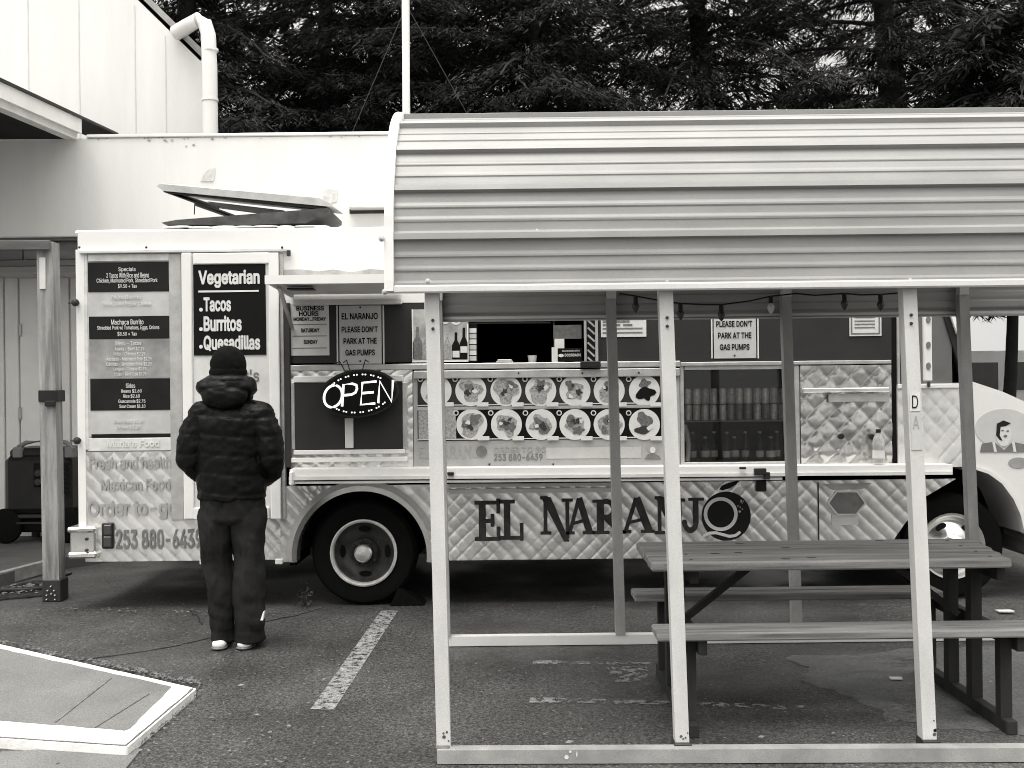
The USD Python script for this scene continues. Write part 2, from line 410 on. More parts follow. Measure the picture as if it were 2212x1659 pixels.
obj('painted_border', flat(wobble(rim, 0.018, 4).intersection(outer_p.buffer(-0.001)), PZ + 0.004, 0.003), kerbpaint, pad)
obj('kerb_face', flat(outer_p.buffer(0.012).difference(outer_p.buffer(0.001)), PZ - 0.004, 0.05), kerbpaint, pad)
# saw cuts across the pad
for (a, b) in (((300, 1560), (560, 1490)), ((120, 1560), (240, 1465)), ((200, 1575), (320, 1500))):
    A, B = G(*a, PZ), G(*b, PZ)
    l = LineString([A, B]).buffer(0.005).intersection(inner_p)
    if not l.is_empty:
        obj('saw_cut', flat(l, PZ + 0.004, 0.003), M('joint_filler', 0.15, 0.9, var=0.4, scale=20), pad)
q = [G(0, 1628), G(250, 1612), G(305, 1622), G(275, 1659)]
apron = Polygon([ext(q[0], q[1], 2.0), q[0], q[1], q[2], q[3], ext(q[3], q[2], 1.0), (-3.5, 2.0)]).buffer(0)
obj('footpath', flat(apron, 0.008, 0.008), concrete, kind='structure', label='pale concrete footpath in the near left corner')

# raised porch slab behind the truck on the left
SZ = 0.10
slab_p = Polygon([(-9, 8.2), (-4.02, 7.95), (-3.86, 8.75), (-3.4, 9.3), (2.2, 9.35), (2.2, 10.6), (-9, 10.6)])
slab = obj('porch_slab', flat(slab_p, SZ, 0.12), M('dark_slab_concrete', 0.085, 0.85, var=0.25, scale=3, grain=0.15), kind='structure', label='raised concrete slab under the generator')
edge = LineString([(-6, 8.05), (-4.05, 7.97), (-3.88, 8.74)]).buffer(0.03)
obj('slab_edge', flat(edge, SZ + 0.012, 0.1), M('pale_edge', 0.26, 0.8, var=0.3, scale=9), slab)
obj('soil_strip', flat(wobble(Polygon([(-6, 7.2), (-4.0, 7.32), (-3.55, 7.6), (-3.7, 8.5), (-3.95, 7.93), (-6, 8.0)]), 0.12, 8), 0.012, 0.012), soil, kind='structure', label='strip of dark soil and debris beside the porch slab')

# painted lines
def strip(name, pts, mat, lab, z=0.004):
    return obj(name, flat(Polygon([G(u, v) for u, v in pts]), z, 0.001), mat, kind='structure', label=lab)
strip('parking_line', [(823, 1320), (860, 1320), (722, 1534), (671, 1533)], linepaint, 'worn white parking line running towards the rear wheel')
strip('parking_line', [(1152, 1428), (1205, 1428), (1204, 1435), (1150, 1435)], linepaint, 'short bright end of a faded line under the canopy')
strip('parking_line', [(1205, 1429), (1420, 1432), (1420, 1437), (1204, 1435)], linefaint, 'faded cross line under the canopy towards the picnic table')
strip('parking_line', [(1146, 1508), (1203, 1509), (1200, 1520), (1143, 1519)], linepaint, 'second bright line end under the canopy')
strip('parking_line', [(1203, 1509), (1480, 1516), (1700, 1525), (1700, 1533), (1480, 1524), (1200, 1519)], linefaint, 'second faded cross line in front of the picnic table')
strip('dust_patch', [(1310, 1442), (1400, 1440), (1400, 1470), (1330, 1476)], linefaint, 'pale scuffed paint patch beside the left table leg')
obj('dust_patch', flat(wobble(Polygon([G(1700, 1420), G(2230, 1390), G(2400, 1480), G(2300, 1600), G(2060, 1575), G(1950, 1560), G(1840, 1520), G(1760, 1475)]), 0.25, 9), 0.0045, 0.001), dusty, kind='structure', label='pale dusty ground under the right half of the picnic table')

def crack(pts, w, seed):
    r = np.random.default_rng(seed)
    P = [np.array(G(*p)) for p in pts]
    out = []
    for a, b in zip(P[:-1], P[1:]):
        n = max(2, int(np.linalg.norm(b - a) / 0.05))
        for k in range(n):
            out.append(a + (b - a) * k / n + r.normal(0, 0.008, 2))
    out.append(P[-1])
    left, right = [], []
    for i, q in enumerate(out):
        ww = w * r.uniform(0.3, 1.0)
        left.append(q + [0, ww]); right.append(q - [0, ww])
    obj('crack', flat(Polygon(left + right[::-1]).buffer(0.001), 0.0035, 0.001), soffit, ground)
crack([(150, 1430), (300, 1410), (385, 1395), (455, 1378)], 0.008, 1)
crack([(560, 1345), (640, 1330), (700, 1312)], 0.008, 2)
crack([(408, 1318), (430, 1335), (437, 1352)], 0.014, 3)

seamm = M('seam_grey', 0.57, 0.7)  # wall seams in a slightly greyer tone than the wall
chipm = M('bare_chip', 0.34, 0.8, var=0.4, scale=20)
# ------------------------------------------------------------------ building behind
bld = thing('low_building', 'white low building with parapet and a taller gabled wall behind the truck', 'building', (-3, 9.4, 0))
YB = 9.4
zb0, zb1 = 2.95, 3.86
obj('parapet_wall', bx(-9, YB, zb0, 2.2, YB + 0.25, zb1, 0.01), wall_white, bld)
obj('parapet_cap', bx(-3.9, YB - 0.012, zb1 + 0.001, 2.21, YB + 0.27, zb1 + 0.03, 0.006), wall_white, bld)
obj('back_wall', bx(-9, 10.05, 0.1, 2.2, 10.2, zb0 + 0.2), siding, bld)
obj('flat_roof', bx(-9, YB + 0.26, zb1 - 0.3, 2.2, 14, zb1 - 0.2), soffit, bld)
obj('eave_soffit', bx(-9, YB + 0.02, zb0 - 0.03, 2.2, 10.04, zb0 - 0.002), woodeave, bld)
for k in range(14):                                   # eave boards with joints
    x0 = -7.4 + k * 0.32
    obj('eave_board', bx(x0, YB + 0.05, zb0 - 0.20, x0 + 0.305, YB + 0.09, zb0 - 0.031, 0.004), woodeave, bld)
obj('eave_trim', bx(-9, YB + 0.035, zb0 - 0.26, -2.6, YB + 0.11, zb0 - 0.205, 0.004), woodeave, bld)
# plank doors in the back wall
for k, (u0, u1) in enumerate(((-60, 8), (12, 40), (44, 150), (154, 200))):
    y = 10.01
    obj('wall_panel', pbox(u0, 600, u1, 1120, y, 0.035, 0.006), siding, bld)
obj('door_head', pbox(-60, 572, 200, 592, 9.985, 0.06, 0.006), siding, bld)
for v in (700, 880, 1030):
    obj('hinge', pbox(40, v, 45, v + 26, 9.985, 0.025, 0.002), alu, bld)
# gabled upper wall
yg = 10.4
gw = [un(u, v, yg) for u, v in ((-900, -1210), (302, -8), (446, 134), (446, 330), (-900, 330))]
obj('gable_wall', prism(Polygon(gw), yg, yg + 0.3), wall_white, bld)
for u in (60, 170, 291, 357):
    obj('wall_seam', pbox(u, -40 if u < 260 else u - 280, u + 2, 318, yg - 0.004, 0.003), seamm, bld)
rngw = np.random.default_rng(15)
for k in range(26):
    u = rngw.uniform(180, 830) if k > 8 else rngw.uniform(200, 420)
    w_ = rngw.uniform(2, 9)
    v = 297 + (284 - 297) * u / 830 + rngw.uniform(4, 26 if k < 9 else 12)
    obj('paint_chip', prism(pp([(u, v), (u + w_ * .6, v - w_ * .4), (u + w_, v + 1), (u + w_ * .5, v + w_ * .4)], YB), YB - 0.003, YB - 0.0005), chipm, bld)
a, b = un(296, -14, yg), un(440, 128, yg)
obj('gable_trim', [bar((a[0] - 4, yg + 0.03, a[1] + 4), (b[0], yg + 0.03, b[1] + 0.02), 0.06, 0.1), ], M('grey_flashing', 0.3, 0.6, var=0.3), bld)
# downspout with elbow
R = 0.074
ps = [un(455, 300, 10.2), un(453, 150, 10.2), un(450, 75, 10.2), un(443, 52, 10.2), un(428, 43, 10.2), un(400, 50, 10.2), un(368, 60, 10.2)]
dp = [(x, 10.2 + (0.0 if i < 5 else 0.08 * (i - 4)), z) for i, (x, z) in enumerate(ps)]
obj('downspout', tube(dp, R, 16), white, bld, smooth=50)
for k in (0.35, 0.8):
    x, z = un(454, 300 - 240 * k, 10.2)
    obj('pipe_strap', lathe([(R + 0.001, -0.012), (R + 0.006, -0.012), (R + 0.006, 0.012), (R + 0.001, 0.012)], (x, 10.2, z), 'z', 20), white, bld, smooth=40)
# side porch roof in the upper left
porch = thing('porch_roof', 'flat porch roof with pale fascia and dark soffit in the upper left', 'roof', (-5, 8, 3.84))
fx = lambda y: -3.85 + (y - 10.06) * 0.135
obj('fascia', trimesh.convex.convex_hull(np.array([(fx(y) + d, y, z) for y in (6.8, 9.39) for d in (-0.04, 0) for z in (3.90, 4.03)])), wall_white, porch)
obj('fascia_lip', trimesh.convex.convex_hull(np.array([(fx(y) + d, y, z) for y in (6.8, 9.39) for d in (-0.14, -0.042) for z in (3.842, 3.93)])), offwhite, porch)
obj('drip_edge', trimesh.convex.convex_hull(np.array([(fx(y) + d, y, z) for y in (6.8, 10.0) for d in (-0.3, 0.02) for z in (4.032, 4.055)])), steel_dark, porch)
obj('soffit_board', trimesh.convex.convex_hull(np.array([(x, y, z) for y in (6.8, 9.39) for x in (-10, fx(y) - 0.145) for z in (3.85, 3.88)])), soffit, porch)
obj('roof_deck', trimesh.convex.convex_hull(np.array([(x, y, z) for y in (6.8, 9.39) for x in (-10, fx(y) - 0.145) for z in (3.89, 4.03)])), wall_white, porch)
# mast with guy wires
ym = 9.9
mast = thing('antenna_mast', 'tall white mast with thin guy wires above the white parapet', 'mast', (*[un(877, 300, ym)[0], ym], 3.8))
a, b = un(878, 330, ym), un(875, -250, ym)
obj('pole', tube([(a[0], ym, a[1]), (b[0], ym, b[1])], 0.038, 14), white, mast, smooth=50)
for (p, q) in (((886, 25), (1045, 310)), ((868, 35), (755, 300))):
    A, B = un(*p, ym), un(*q, ym + 0.2)
    obj('guy_wire', tube([(A[0], ym, A[1]), (B[0], ym + 0.2, B[1])], 0.0032, 5), wire, mast)

# timber post at the rear of the truck
yp = 7.41
pst = thing('timber_post', 'weathered timber post in a black steel boot left of the truck', 'post', (*G(112, 1300), 0))
t0, t1 = un(96, 522, yp), un(110, 1256, yp)
w = 0.118
obj('post_shaft', trimesh.convex.convex_hull(np.array([(x + dx, yp + dy, z) for (x, z) in (t0, t1) for dx in (-w / 2, w / 2) for dy in (0, 0.11)])), woodpost, pst)
bt, bb = un(110, 1252, yp), un(112, 1300, yp)
obj('steel_boot', bx(bb[0] - 0.066, yp - 0.012, 0.0, bb[0] + 0.07, yp + 0.122, bt[1], 0.005), steel_dark, pst)
for (du, dv) in ((-9, 1285), (9, 1285), (-9, 1294), (9, 1294), (0, 1266), (-7, 1275), (7, 1275), (1, 1282)):
    obj('bolt', lathe([(0, -0.012), (0.006, -0.01), (0.008, 0)], (*[un(112 + du, dv, yp)[0], yp - 0.012], un(112 + du, dv, yp)[1]), 'y', 8), chrome, pst)
obj('strap', pbox(82, 843, 124, 868, yp - 0.01, 0.13, 0.004), black_plastic, pst)
obj('clip', pbox(96, 866, 119, 878, yp - 0.025, 0.02, 0.004), black_plastic, pst)
obj('paper_tag', pbox(85, 556, 98, 624, yp - 0.006, 0.004), paper, pst)
x, z = un(60, 531, yp)
obj('header_beam', bx(-5.6, yp - 0.005, z - 0.035, t0[0] + 0.05, yp - 0.045, z + 0.035, 0.004), woodeave, pst)

# ------------------------------------------------------------------ the food truck
YT = 7.1
S = F / YT
tr = thing('food_truck', 'pale quilted aluminium food truck with service window and painted lettering', 'food truck', (0.4, 8.1, 0))
def part(name, mesh, mat, smooth=False, label=None):
    return obj(name, mesh, mat, tr, smooth, label)
def X(u): return un(u, 829, YT)[0]
def Z(v, u=1106): return un(u, v, YT)[1]

def quilt_solid(u0, v0, u1, v1, amp=0.0085, step=0.0075, px=0.105, pz=0.105, front=YT, back=0.03, wx=0.7, seed=1, dent=0.0, vary=1.0):
    cx, cz = un((u0 + u1) / 2, (v0 + v1) / 2, YT)
    w, h = (u1 - u0) / S / 2, (v1 - v0) / S / 2
    nx, nz = max(3, int(2 * w / step)), max(3, int(2 * h / step))
    xs, zs = np.linspace(cx - w, cx + w, nx), np.linspace(cz - h, cz + h, nz)
    gx, gz = np.meshgrid(xs, zs, indexing='ij')
    wob = (meshkit.fbm(np.stack([gx * 1.7, gz * 1.7, gx * 0 + seed], -1), 3, seed) - 0.5) * 0.5
    p, q = gx / px + gz / pz + wob, gx / px - gz / pz + wob
    sm = lambda t: np.sqrt(np.clip(4 * (t - np.floor(t)) * (1 - (t - np.floor(t))), 0, 1))
    vv = vary * np.clip((meshkit.fbm(np.stack([gx * 2.6, gz * 2.6, gx * 0 + seed + 7], -1), 3, seed + 11) - 0.5) * 2.6, -0.45, 0.45)
    ww = np.clip(wx - np.maximum(vv, 0), 0, 1)
    hgt = amp * (1 + 0.5 * vv) * (ww * sm(p) + (1 - ww) * sm(q)) + amp * 0.5 * (meshkit.fbm(np.stack([gx * 14, gz * 14, gx * 0], -1), 2, seed + 4) - 0.5)
    if not dent:
        hgt = np.clip(hgt, 0, amp * 1.08)
    if dent:
        hgt = hgt + dent * (meshkit.fbm(np.stack([gx * 9, gz * 9, gx * 0 + seed], -1), 3, seed + 3) - 0.5)
    front_v = np.stack([gx, front - 0.001 - np.maximum(hgt, 0), gz], -1).reshape(-1, 3)
    back_v = np.stack([gx, np.full_like(gx, front + back), gz], -1).reshape(-1, 3)
    idx = np.arange(nx * nz).reshape(nx, nz)
    a, b, c, d = idx[:-1, :-1].ravel(), idx[1:, :-1].ravel(), idx[1:, 1:].ravel(), idx[:-1, 1:].ravel()
    Fc = [np.stack([a, b, c], 1), np.stack([a, c, d], 1)]
    N = nx * nz
    Fc += [np.stack([a, c, b], 1) + N, np.stack([a, d, c], 1) + N]
    loop = np.concatenate([idx[:, 0], idx[-1, 1:], idx[-2::-1, -1], idx[0, -2:0:-1]])
    l2 = np.roll(loop, -1)
    Fc += [np.stack([loop, loop + N, l2], 1), np.stack([l2, loop + N, l2 + N], 1)]
    return trimesh.Trimesh(np.vstack([front_v, back_v]), np.vstack(Fc), process=False)

# wheel positions
RW = un(783, 1197, YT); FW = un(2066, 1182, YT)
arch_r = [(783 + 150 * math.cos(a), 1200 + 150 * math.sin(a)) for a in np.linspace(math.pi, 2 * math.pi, 40)] + [(933, 1260), (633, 1260)]
arch_f = [(1918, 1182), (1958, 1125), (1996, 1074), (2095, 1016), (2108, 1011), (2135, 1020), (2165, 1042), (2190, 1076), (2206, 1112), (2214, 1146), (2214, 1260), (1900, 1260)]
skirt_rear = quilt_solid(184, 974, 606, 1211, wx=0.86, seed=1)
skirt_main = to_man(quilt_solid(606, 1042, 2092, 1206, wx=0.86, seed=2)) - to_man(prism(pp(arch_r, YT), YT - 0.2, YT + 0.2)) - to_man(prism(pp(arch_f, YT), YT - 0.2, YT + 0.2))
part('quilted_skirt', skirt_rear, quilt, 35)
part('quilted_skirt', skirt_main, quilt, 35, 'lower side skirt with the shop name')

# upper wall, roof, shell
part('upper_wall', pbox(168, 490, 2040, 652, YT, 0.04, 0.003), white)
n = 18
prof = []
for k in range(n + 1):
    a = math.pi * k / n
    yy = YT + 1.02 - 1.02 * math.copysign(abs(math.cos(a)) ** 0.55, math.cos(a))
    prof.append((yy, Z(499, 600) + 0.05 * math.sin(a) ** 0.6))
x0, x1 = X(166), X(2046)
rv, rf = [], []
for (yy, zz) in prof:
    rv += [(x0, yy, zz), (x1, yy, zz)]
for k in range(n):
    a = 2 * k
    rf += [[a, a + 1, a + 3], [a, a + 3, a + 2]]
rv += [(x0, YT + 1.02, prof[0][1]), (x1, YT + 1.02, prof[0][1])]
for k in range(n):
    rf += [[2 * k, 2 * k + 2, len(rv) - 2], [2 * k + 1, len(rv) - 1, 2 * k + 3]]
part('roof', trimesh.Trimesh(rv, rf, process=False), white, 30)
part('far_wall', bx(X(168), YT + 2.0, Z(1200), X(2040), YT + 2.04, Z(500)), interior)
part('rear_wall', bx(X(168), YT + 0.045, Z(1190), X(168) + 0.04, YT + 1.99, Z(500)), white)
part('bulkhead', bx(X(1936), YT + 0.045, Z(1190), X(1936) + 0.03, YT + 1.99, Z(500)), interior)
part('floor', bx(X(168) + 0.05, YT + 0.53, Z(1204), X(2085), YT + 1.99, Z(1190)), interior)
part('ceiling', bx(X(168) + 0.05, YT + 0.045, Z(520), X(1936), YT + 1.99, Z(512)), interior)
part('chassis_rail', [bx(X(250), YT + 0.55, 0.42, X(2250), YT + 0.65, 0.62), bx(X(250), YT + 1.4, 0.42, X(2250), YT + 1.5, 0.62)], steel_dark)
part('rear_axle', cyl((RW[0], YT + 0.1, RW[1]), (RW[0], YT + 1.95, RW[1]), 0.07), steel_dark)
part('front_axle', cyl((FW[0], YT + 0.1, FW[1]), (FW[0], YT + 1.95, FW[1]), 0.06), steel_dark)
part('fuel_tank', bx(X(1050), YT + 0.62, 0.3, X(1500), YT + 1.3, 0.6, 0.06), steel_dark)
part('far_skirt', bx(X(168), YT + 2.0, 0.26, X(2300), YT + 2.03, Z(1199)), interior)
part('cross_member', [bx(X(u), YT + 0.2, 0.36, X(u) + 0.1, YT + 1.9, 0.46) for u in (600, 1000, 1560, 1880)], steel_dark)
part('spare_box', bx(X(220), YT + 0.7, 0.28, X(520), YT + 1.4, 0.55, 0.04), steel_dark)
wellmat = interior
part('wheel_well', [bx(X(633), YT + 0.5, Z(1180), X(933), YT + 0.52, Z(1046)), bx(X(640), YT + 0.04, Z(1052), X(930), YT + 0.5, Z(1046))], wellmat)
part('wheel_well', [bx(X(1918), YT + 0.5, Z(1180), X(2214), YT + 0.52, Z(1006)), bx(X(1990), YT + 0.04, Z(1014), X(2200), YT + 0.5, Z(1006))], wellmat)

# rear bay: metal panel, poster, gutter
rp = part('rear_panel', pbox(184, 545, 606, 974, YT + 0.002, 0.038, 0.003), alu)
part('corner_trim', trimesh.convex.convex_hull(np.array([(un(u, v, YT)[0], YT + dy, un(u, v, YT)[1]) for (u, v) in ((165, 540), (183, 540), (188, 1141), (172, 1141)) for dy in (-0.014, 0.05)])), white)
part('rain_gutter', pbox(170, 538, 624, 545, YT - 0.035, 0.034, 0.004), offwhite)
for u in (176, 320, 612):
    part('gutter_screw', lathe([(0, -0.006), (0.007, -0.004), (0.009, 0)], (un(u, 536, YT)[0], YT - 0.036, un(u, 536, YT)[1]), 'y', 8), steel_dark)
part('gutter_hook', pbox(619, 540, 627, 553, YT - 0.04, 0.02, 0.003), steel_dark)
part('panel_frame', [pbox(176, 548, 190, 972, YT - 0.012, 0.012, 0.003), pbox(190, 548, 366, 564, YT - 0.012, 0.012, 0.003), pbox(190, 946, 386, 974, YT - 0.012, 0.012, 0.003)], M('bright_frame', 0.62, 0.45, 0.2, var=0.15, scale=12))
part('panel_post', pbox(367, 548, 394, 1124, YT - 0.016, 0.014, 0.004), alu)
for v in (655, 951):
    cx, cz = un(170 if v < 800 else 174, v, YT)
    part('latch_pin', [lathe([(0, -0.075), (0.012, -0.072), (0.026, -0.05), (0.026, -0.04), (0.012, -0.03), (0.012, 0)], (cx, YT - 0.012, cz), 'y', 14), cyl((cx - 0.05, YT - 0.05, cz), (cx + 0.01, YT - 0.05, cz), 0.006)], steel_dark, 40)
menu = part('menu_poster', pbox(188, 566, 372, 944, YT - 0.008, 0.006), posterpale, label='tall menu poster with dark and pale bands')
py = YT - 0.011
for (v0, v1, m) in ((566, 630, posterdark), (683, 732, posterdark), (818, 886, posterdark), (937, 945, posterdark)):
    ub = 190 + (v0 - 566) * 0.02
    obj('dark_band', pbox(ub, v0, 366 + (v0 - 566) * 0.03, v1, py, 0.002), m, menu)
obj('grey_band', pbox(193, 733, 370, 817, py, 0.002), M('grey_poster_film', 0.26, 0.2, var=0.35, scale=5, coat=0.3), menu)
ly = py - 0.001
for (s, u0, u1, v0, v1) in (('Specials', 256, 293, 577, 588), ('2 Tacos With Rice and Beans', 230, 322, 589, 600), ('Chicken, Marinated Pork, Shredded Pork', 209, 340, 601, 612), ('$9.50 + Tax', 255, 296, 613, 623),
                            ('Machaca Burrito', 240, 310, 690, 701), ('Shredded Pork w/ Tomatoes, Eggs, Onions', 210, 344, 703, 714), ('$8.50 + Tax', 254, 296, 716, 726),
                            ('Menu - Tacos', 250, 305, 737, 746), ('Asada - Beef $2.25', 248, 312, 749, 758), ('Pollo - Chicken $2.25', 246, 314, 760, 769), ('Adobada - Marinated Pork $2.25', 230, 328, 771, 780),
                            ('Carnitas - Shredded Pork $2.25', 230, 328, 782, 791), ('Lengua - Tongue $2.75', 246, 316, 793, 802), ('Tripas - Beef Tripe $2.25', 246, 316, 804, 813),
                            ('Sides', 272, 292, 828, 838), ('Beans $2.60', 262, 306, 840, 849), ('Rice $2.60', 266, 302, 851, 860), ('Guacamole $2.75', 256, 314, 862, 871), ('Sour Cream $1.10', 258, 314, 873, 882)):
    obj('lettering', text(s, u0, v0, u1, v1, ly, False, 0.002), white, menu)
for (s, u0, u1, v0, v1) in (('Fajita Burrito', 240, 305, 638, 648), ('Onion, Green Pepper, Cheese', 222, 326, 652, 662), ('Extra Meat $1.50', 246, 310, 905, 914), ('Drinks $2.25', 252, 304, 918, 927)):
    obj('lettering', text(s, u0, v0, u1, v1, ly, False, 0.002), paper, menu)
part('lettering', text("Maria's Food", 232, 951, 345, 966, YT - 0.0125, True), paper, label='pale lettering on the lower frame')
for (s, u0, v0, u1, v1, m) in (('Fresh and healthy', 193, 987, 384, 1019, letterpale), ('Mexican Food', 218, 1034, 368, 1060, letterpale), ('Order to-go', 190, 1080, 382, 1124, letterpale), ('253 880-6439', 250, 1143, 436, 1186, lettergrey)):
    part('lettering', text(s, u0, v0, u1, v1, YT - 0.0125, 3, 0.003), m)

# white door with black sign
door = part('door', pbox(394, 546, 604, 1122, YT - 0.03, 0.03, 0.004), offwhite, label='white framed door behind the person')
for (u0, v0, u1, v1) in ((394, 546, 416, 1122), (582, 546, 604, 1122), (416.5, 546, 581.5, 570), (416.5, 1096, 581.5, 1122)):
    obj('door_frame', pbox(u0, v0, u1, v1, YT - 0.046, 0.0155, 0.006), white, door)
sg = obj('black_sign', pbox(418, 571, 574, 767, YT - 0.036, 0.005), blackp, door)
dy = YT - 0.0365
for (s, u0, v0, u1, v1) in (('Vegetarian', 429, 583, 561, 622), ('Tacos', 440, 642, 499, 673), ('Burritos', 440, 682, 522, 716), ('Quesadillas', 440, 724, 562, 758)):
    USED.discard('x')
    obj('sign_lettering', text(s, u0, v0, u1, v1, dy, 4, 0.002), paper, door)
for v in (672, 714, 752):
    obj('sign_dot', disc(434, v - 3, 4.2, dy - 0.002, 0.002, 10), paper, door)
obj('sign_rule', pbox(428, 627, 559, 631, dy - 0.002, 0.002), paper, door)
obj('door_lettering', text("y's", 522, 798, 560, 832, YT - 0.0305, True, 0.002), lettergrey, door)
part('post_strip', pbox(606, 548, 614, 1122, YT - 0.02, 0.05, 0.003), alu)
part('post_strip', pbox(614.5, 654, 627, 1010, YT - 0.03, 0.06, 0.004), steel_dark)
part('peeling_patch', prism(pp([(612, 583), (650, 582), (690, 586), (720, 582), (760, 588), (800, 581), (835, 584), (835, 616), (612, 604)], YT), YT - 0.003, YT - 0.0005), M('bare_primer', 0.42, 0.7, var=0.2, scale=14, grain=0.15))

# dark upper wall with window opening
for (u0, u1) in ((627.5, 1012), (1262, 1926)):
    part('dark_panel', pbox(u0, 652.5, u1, 783, YT + 0.002, 0.035, 0.002), darkpaint)
part('window_head', pbox(1012.5, 652.5, 1261.5, 676, YT + 0.004, 0.03, 0.002), darkpaint)
part('window_track', [pbox(1012.5, 696, 1190, 699, YT + 0.05, 0.01), pbox(1195, 676, 1199, 783, YT + 0.06, 0.012)], steel_dark)
part('trim_rail', pbox(626, 784, 1470, 797, YT - 0.02, 0.05, 0.005), alu)
part('trim_rail', pbox(1470.5, 780, 1926, 788, YT - 0.014, 0.04, 0.004), alu)
# hatch jamb with lattice relief
part('hatch_jamb', [pbox(1262, 672, 1267, 790, YT - 0.035, 0.03, 0.003), pbox(1286, 672, 1292, 790, YT - 0.035, 0.03, 0.003)] + [bar((un(1269, v, YT)[0], YT - 0.02, un(1269, v, YT)[1]), (un(1284, v + 14, YT)[0], YT - 0.02, un(1284, v + 14, YT)[1]), 0.012, 0.012) for v in range(676, 776, 16)], alu)
part('jamb_foot', pbox(1254, 780, 1298, 794, YT - 0.05, 0.03, 0.006), black_plastic)

# things printed and posted on the dark band
def poster(name, u0, v0, u1, v1, mat, y=YT - 0.004, label=None):
    return part(name, pbox(u0, v0, u1, v1, y, 0.004, 0.001), mat, label=label)
bh = poster('hours_sign', 628, 656, 711, 768, paper, label='opening hours sign')
for (s, u0, v0, u1, v1) in (('BUSINESS', 640, 661, 700, 671), ('HOURS', 646, 672, 688, 683), ('MONDAY...FRIDAY', 634, 685, 704, 693), ('SATURDAY', 650, 709, 690, 718), ('SUNDAY', 656, 734, 686, 743)):
    obj('lettering', text(s, u0, v0, u1, v1, YT - 0.0042, 4, 0.002), blackp, bh)
for v in (700, 725, 751):
    obj('rule', pbox(632, v, 706, v + 1.6, YT - 0.006, 0.0018), lettergrey, bh)
for (u0, v0, vt) in ((733, 660, 0), (1542, 648, 0)):
    ps_ = part('parking_sign', [], signface) if False else poster('parking_sign', u0, v0, u0 + 91, v0 + 126, signface, label='notice about parking at the pumps' if u0 < 1000 else 'second notice about parking at the pumps')
    for (s, a, b, c, d) in (('EL NARANJO', 5, 16, 83, 30), ('PLEASE DON\'T', 5, 45, 83, 58), ('PARK AT THE', 9, 70, 81, 83), ('GAS PUMPS', 13, 95, 77, 108)):
        obj('lettering', text(s, u0 + a, v0 + b, u0 + c, v0 + d, YT - 0.0042, 3, 0.002), blackp, ps_)
    obj('sign_border', pbox(u0 - 6, v0, u0 - 3, v0 + 126, YT - 0.004, 0.004), paper, ps_)
    obj('sign_border', pbox(u0 + 94, v0, u0 + 97, v0 + 126, YT - 0.004, 0.004), paper, ps_)
    for v in (v0 + 4, v0 + 120):
        obj('screw', disc(u0 + 45, v, 2.2, YT - 0.007, 0.003, 8), steel_dark, ps_)
pm = poster('permit_paper', 1298, 672, 1396, 728, paper)
for k, (u0, v0, u1, v1) in enumerate(((1302, 680, 1390, 690), (1302, 692, 1360, 697), (1302, 700, 1340, 704), (1346, 700, 1366, 704), (1302, 708, 1388, 711), (1302, 717, 1388, 720))):
    obj('print_line', pbox(u0, v0, u1, v1, YT - 0.006, 0.0018), midgrey if k < 2 else lettergrey, pm)
pm = poster('certificate', 1835, 670, 1904, 726, paper)
for v in (684, 692, 699, 706):
    obj('print_line', pbox(1846, v, 1890, v + 2.5, YT - 0.006, 0.0018), lettergrey, pm)
obj('print_border', [pbox(1838, 719, 1901, 722, YT - 0.006, 0.0018), pbox(1838, 672, 1841, 719, YT - 0.006, 0.0018), pbox(1898, 672, 1901, 719, YT - 0.006, 0.0018)], lettergrey, pm)

# drinks poster with printed bottles beside the window
dpz = poster('drinks_poster', 890, 668, 1012, 781, M('drinks_poster_film', 0.36, 0.35, var=0.4, scale=9), label='poster of drinks bottles')
obj('poster_rim', [pbox(890, 778, 1012, 782, YT - 0.0065, 0.002), pbox(890, 668, 893, 778, YT - 0.0065, 0.002), pbox(1009, 700, 1012, 778, YT - 0.0065, 0.002)], white, dpz)
def bottle_shape(u, v0, v1, w):
    h = v1 - v0
    return [(u - w * .16, v0), (u + w * .16, v0), (u + w * .18, v0 + h * .3), (u + w * .5, v0 + h * .48), (u + w * .5, v1), (u - w * .5, v1), (u - w * .5, v0 + h * .48), (u - w * .18, v0 + h * .3)]
for i, (u, v0, v1, w, m) in enumerate(((902, 706, 776, 20, midgrey), (922, 712, 776, 18, foodl), (966, 714, 776, 15, foodl), (950, 716, 776, 14, midgrey), (985, 718, 776, 17, blackp), (1002, 708, 776, 17, blackp))):
    obj('bottle_print', prism(pp(bottle_shape(u, v0, v1, w), YT), YT - 0.0065, YT - 0.0045), m, dpz)
    if m is blackp:
        obj('bottle_label', pbox(u - w * .44, v0 + 40, u + w * .44, v0 + 54, YT - 0.008, 0.0013), paper, dpz)
obj('poster_print', [disc(985, 690, 12, YT - 0.0065, 0.002, 20), disc(962, 690, 10, YT - 0.0065, 0.002, 20), disc(942, 688, 9, YT - 0.0065, 0.002, 20)], paper, dpz)
obj('poster_print', [disc(985, 690, 6, YT - 0.008, 0.0013, 16), disc(962, 690, 5, YT - 0.008, 0.0013, 16)], lettergrey, dpz)
for k, v in enumerate((709, 721, 733, 745, 757, 769)):
    part('sticker', pbox(1014, v, 1029, v + 10, YT + 0.012, 0.003), paper if k % 2 == 0 else signface)
part('sticker_board', pbox(1012.6, 700, 1031, 783, YT + 0.016, 0.008), blackp)
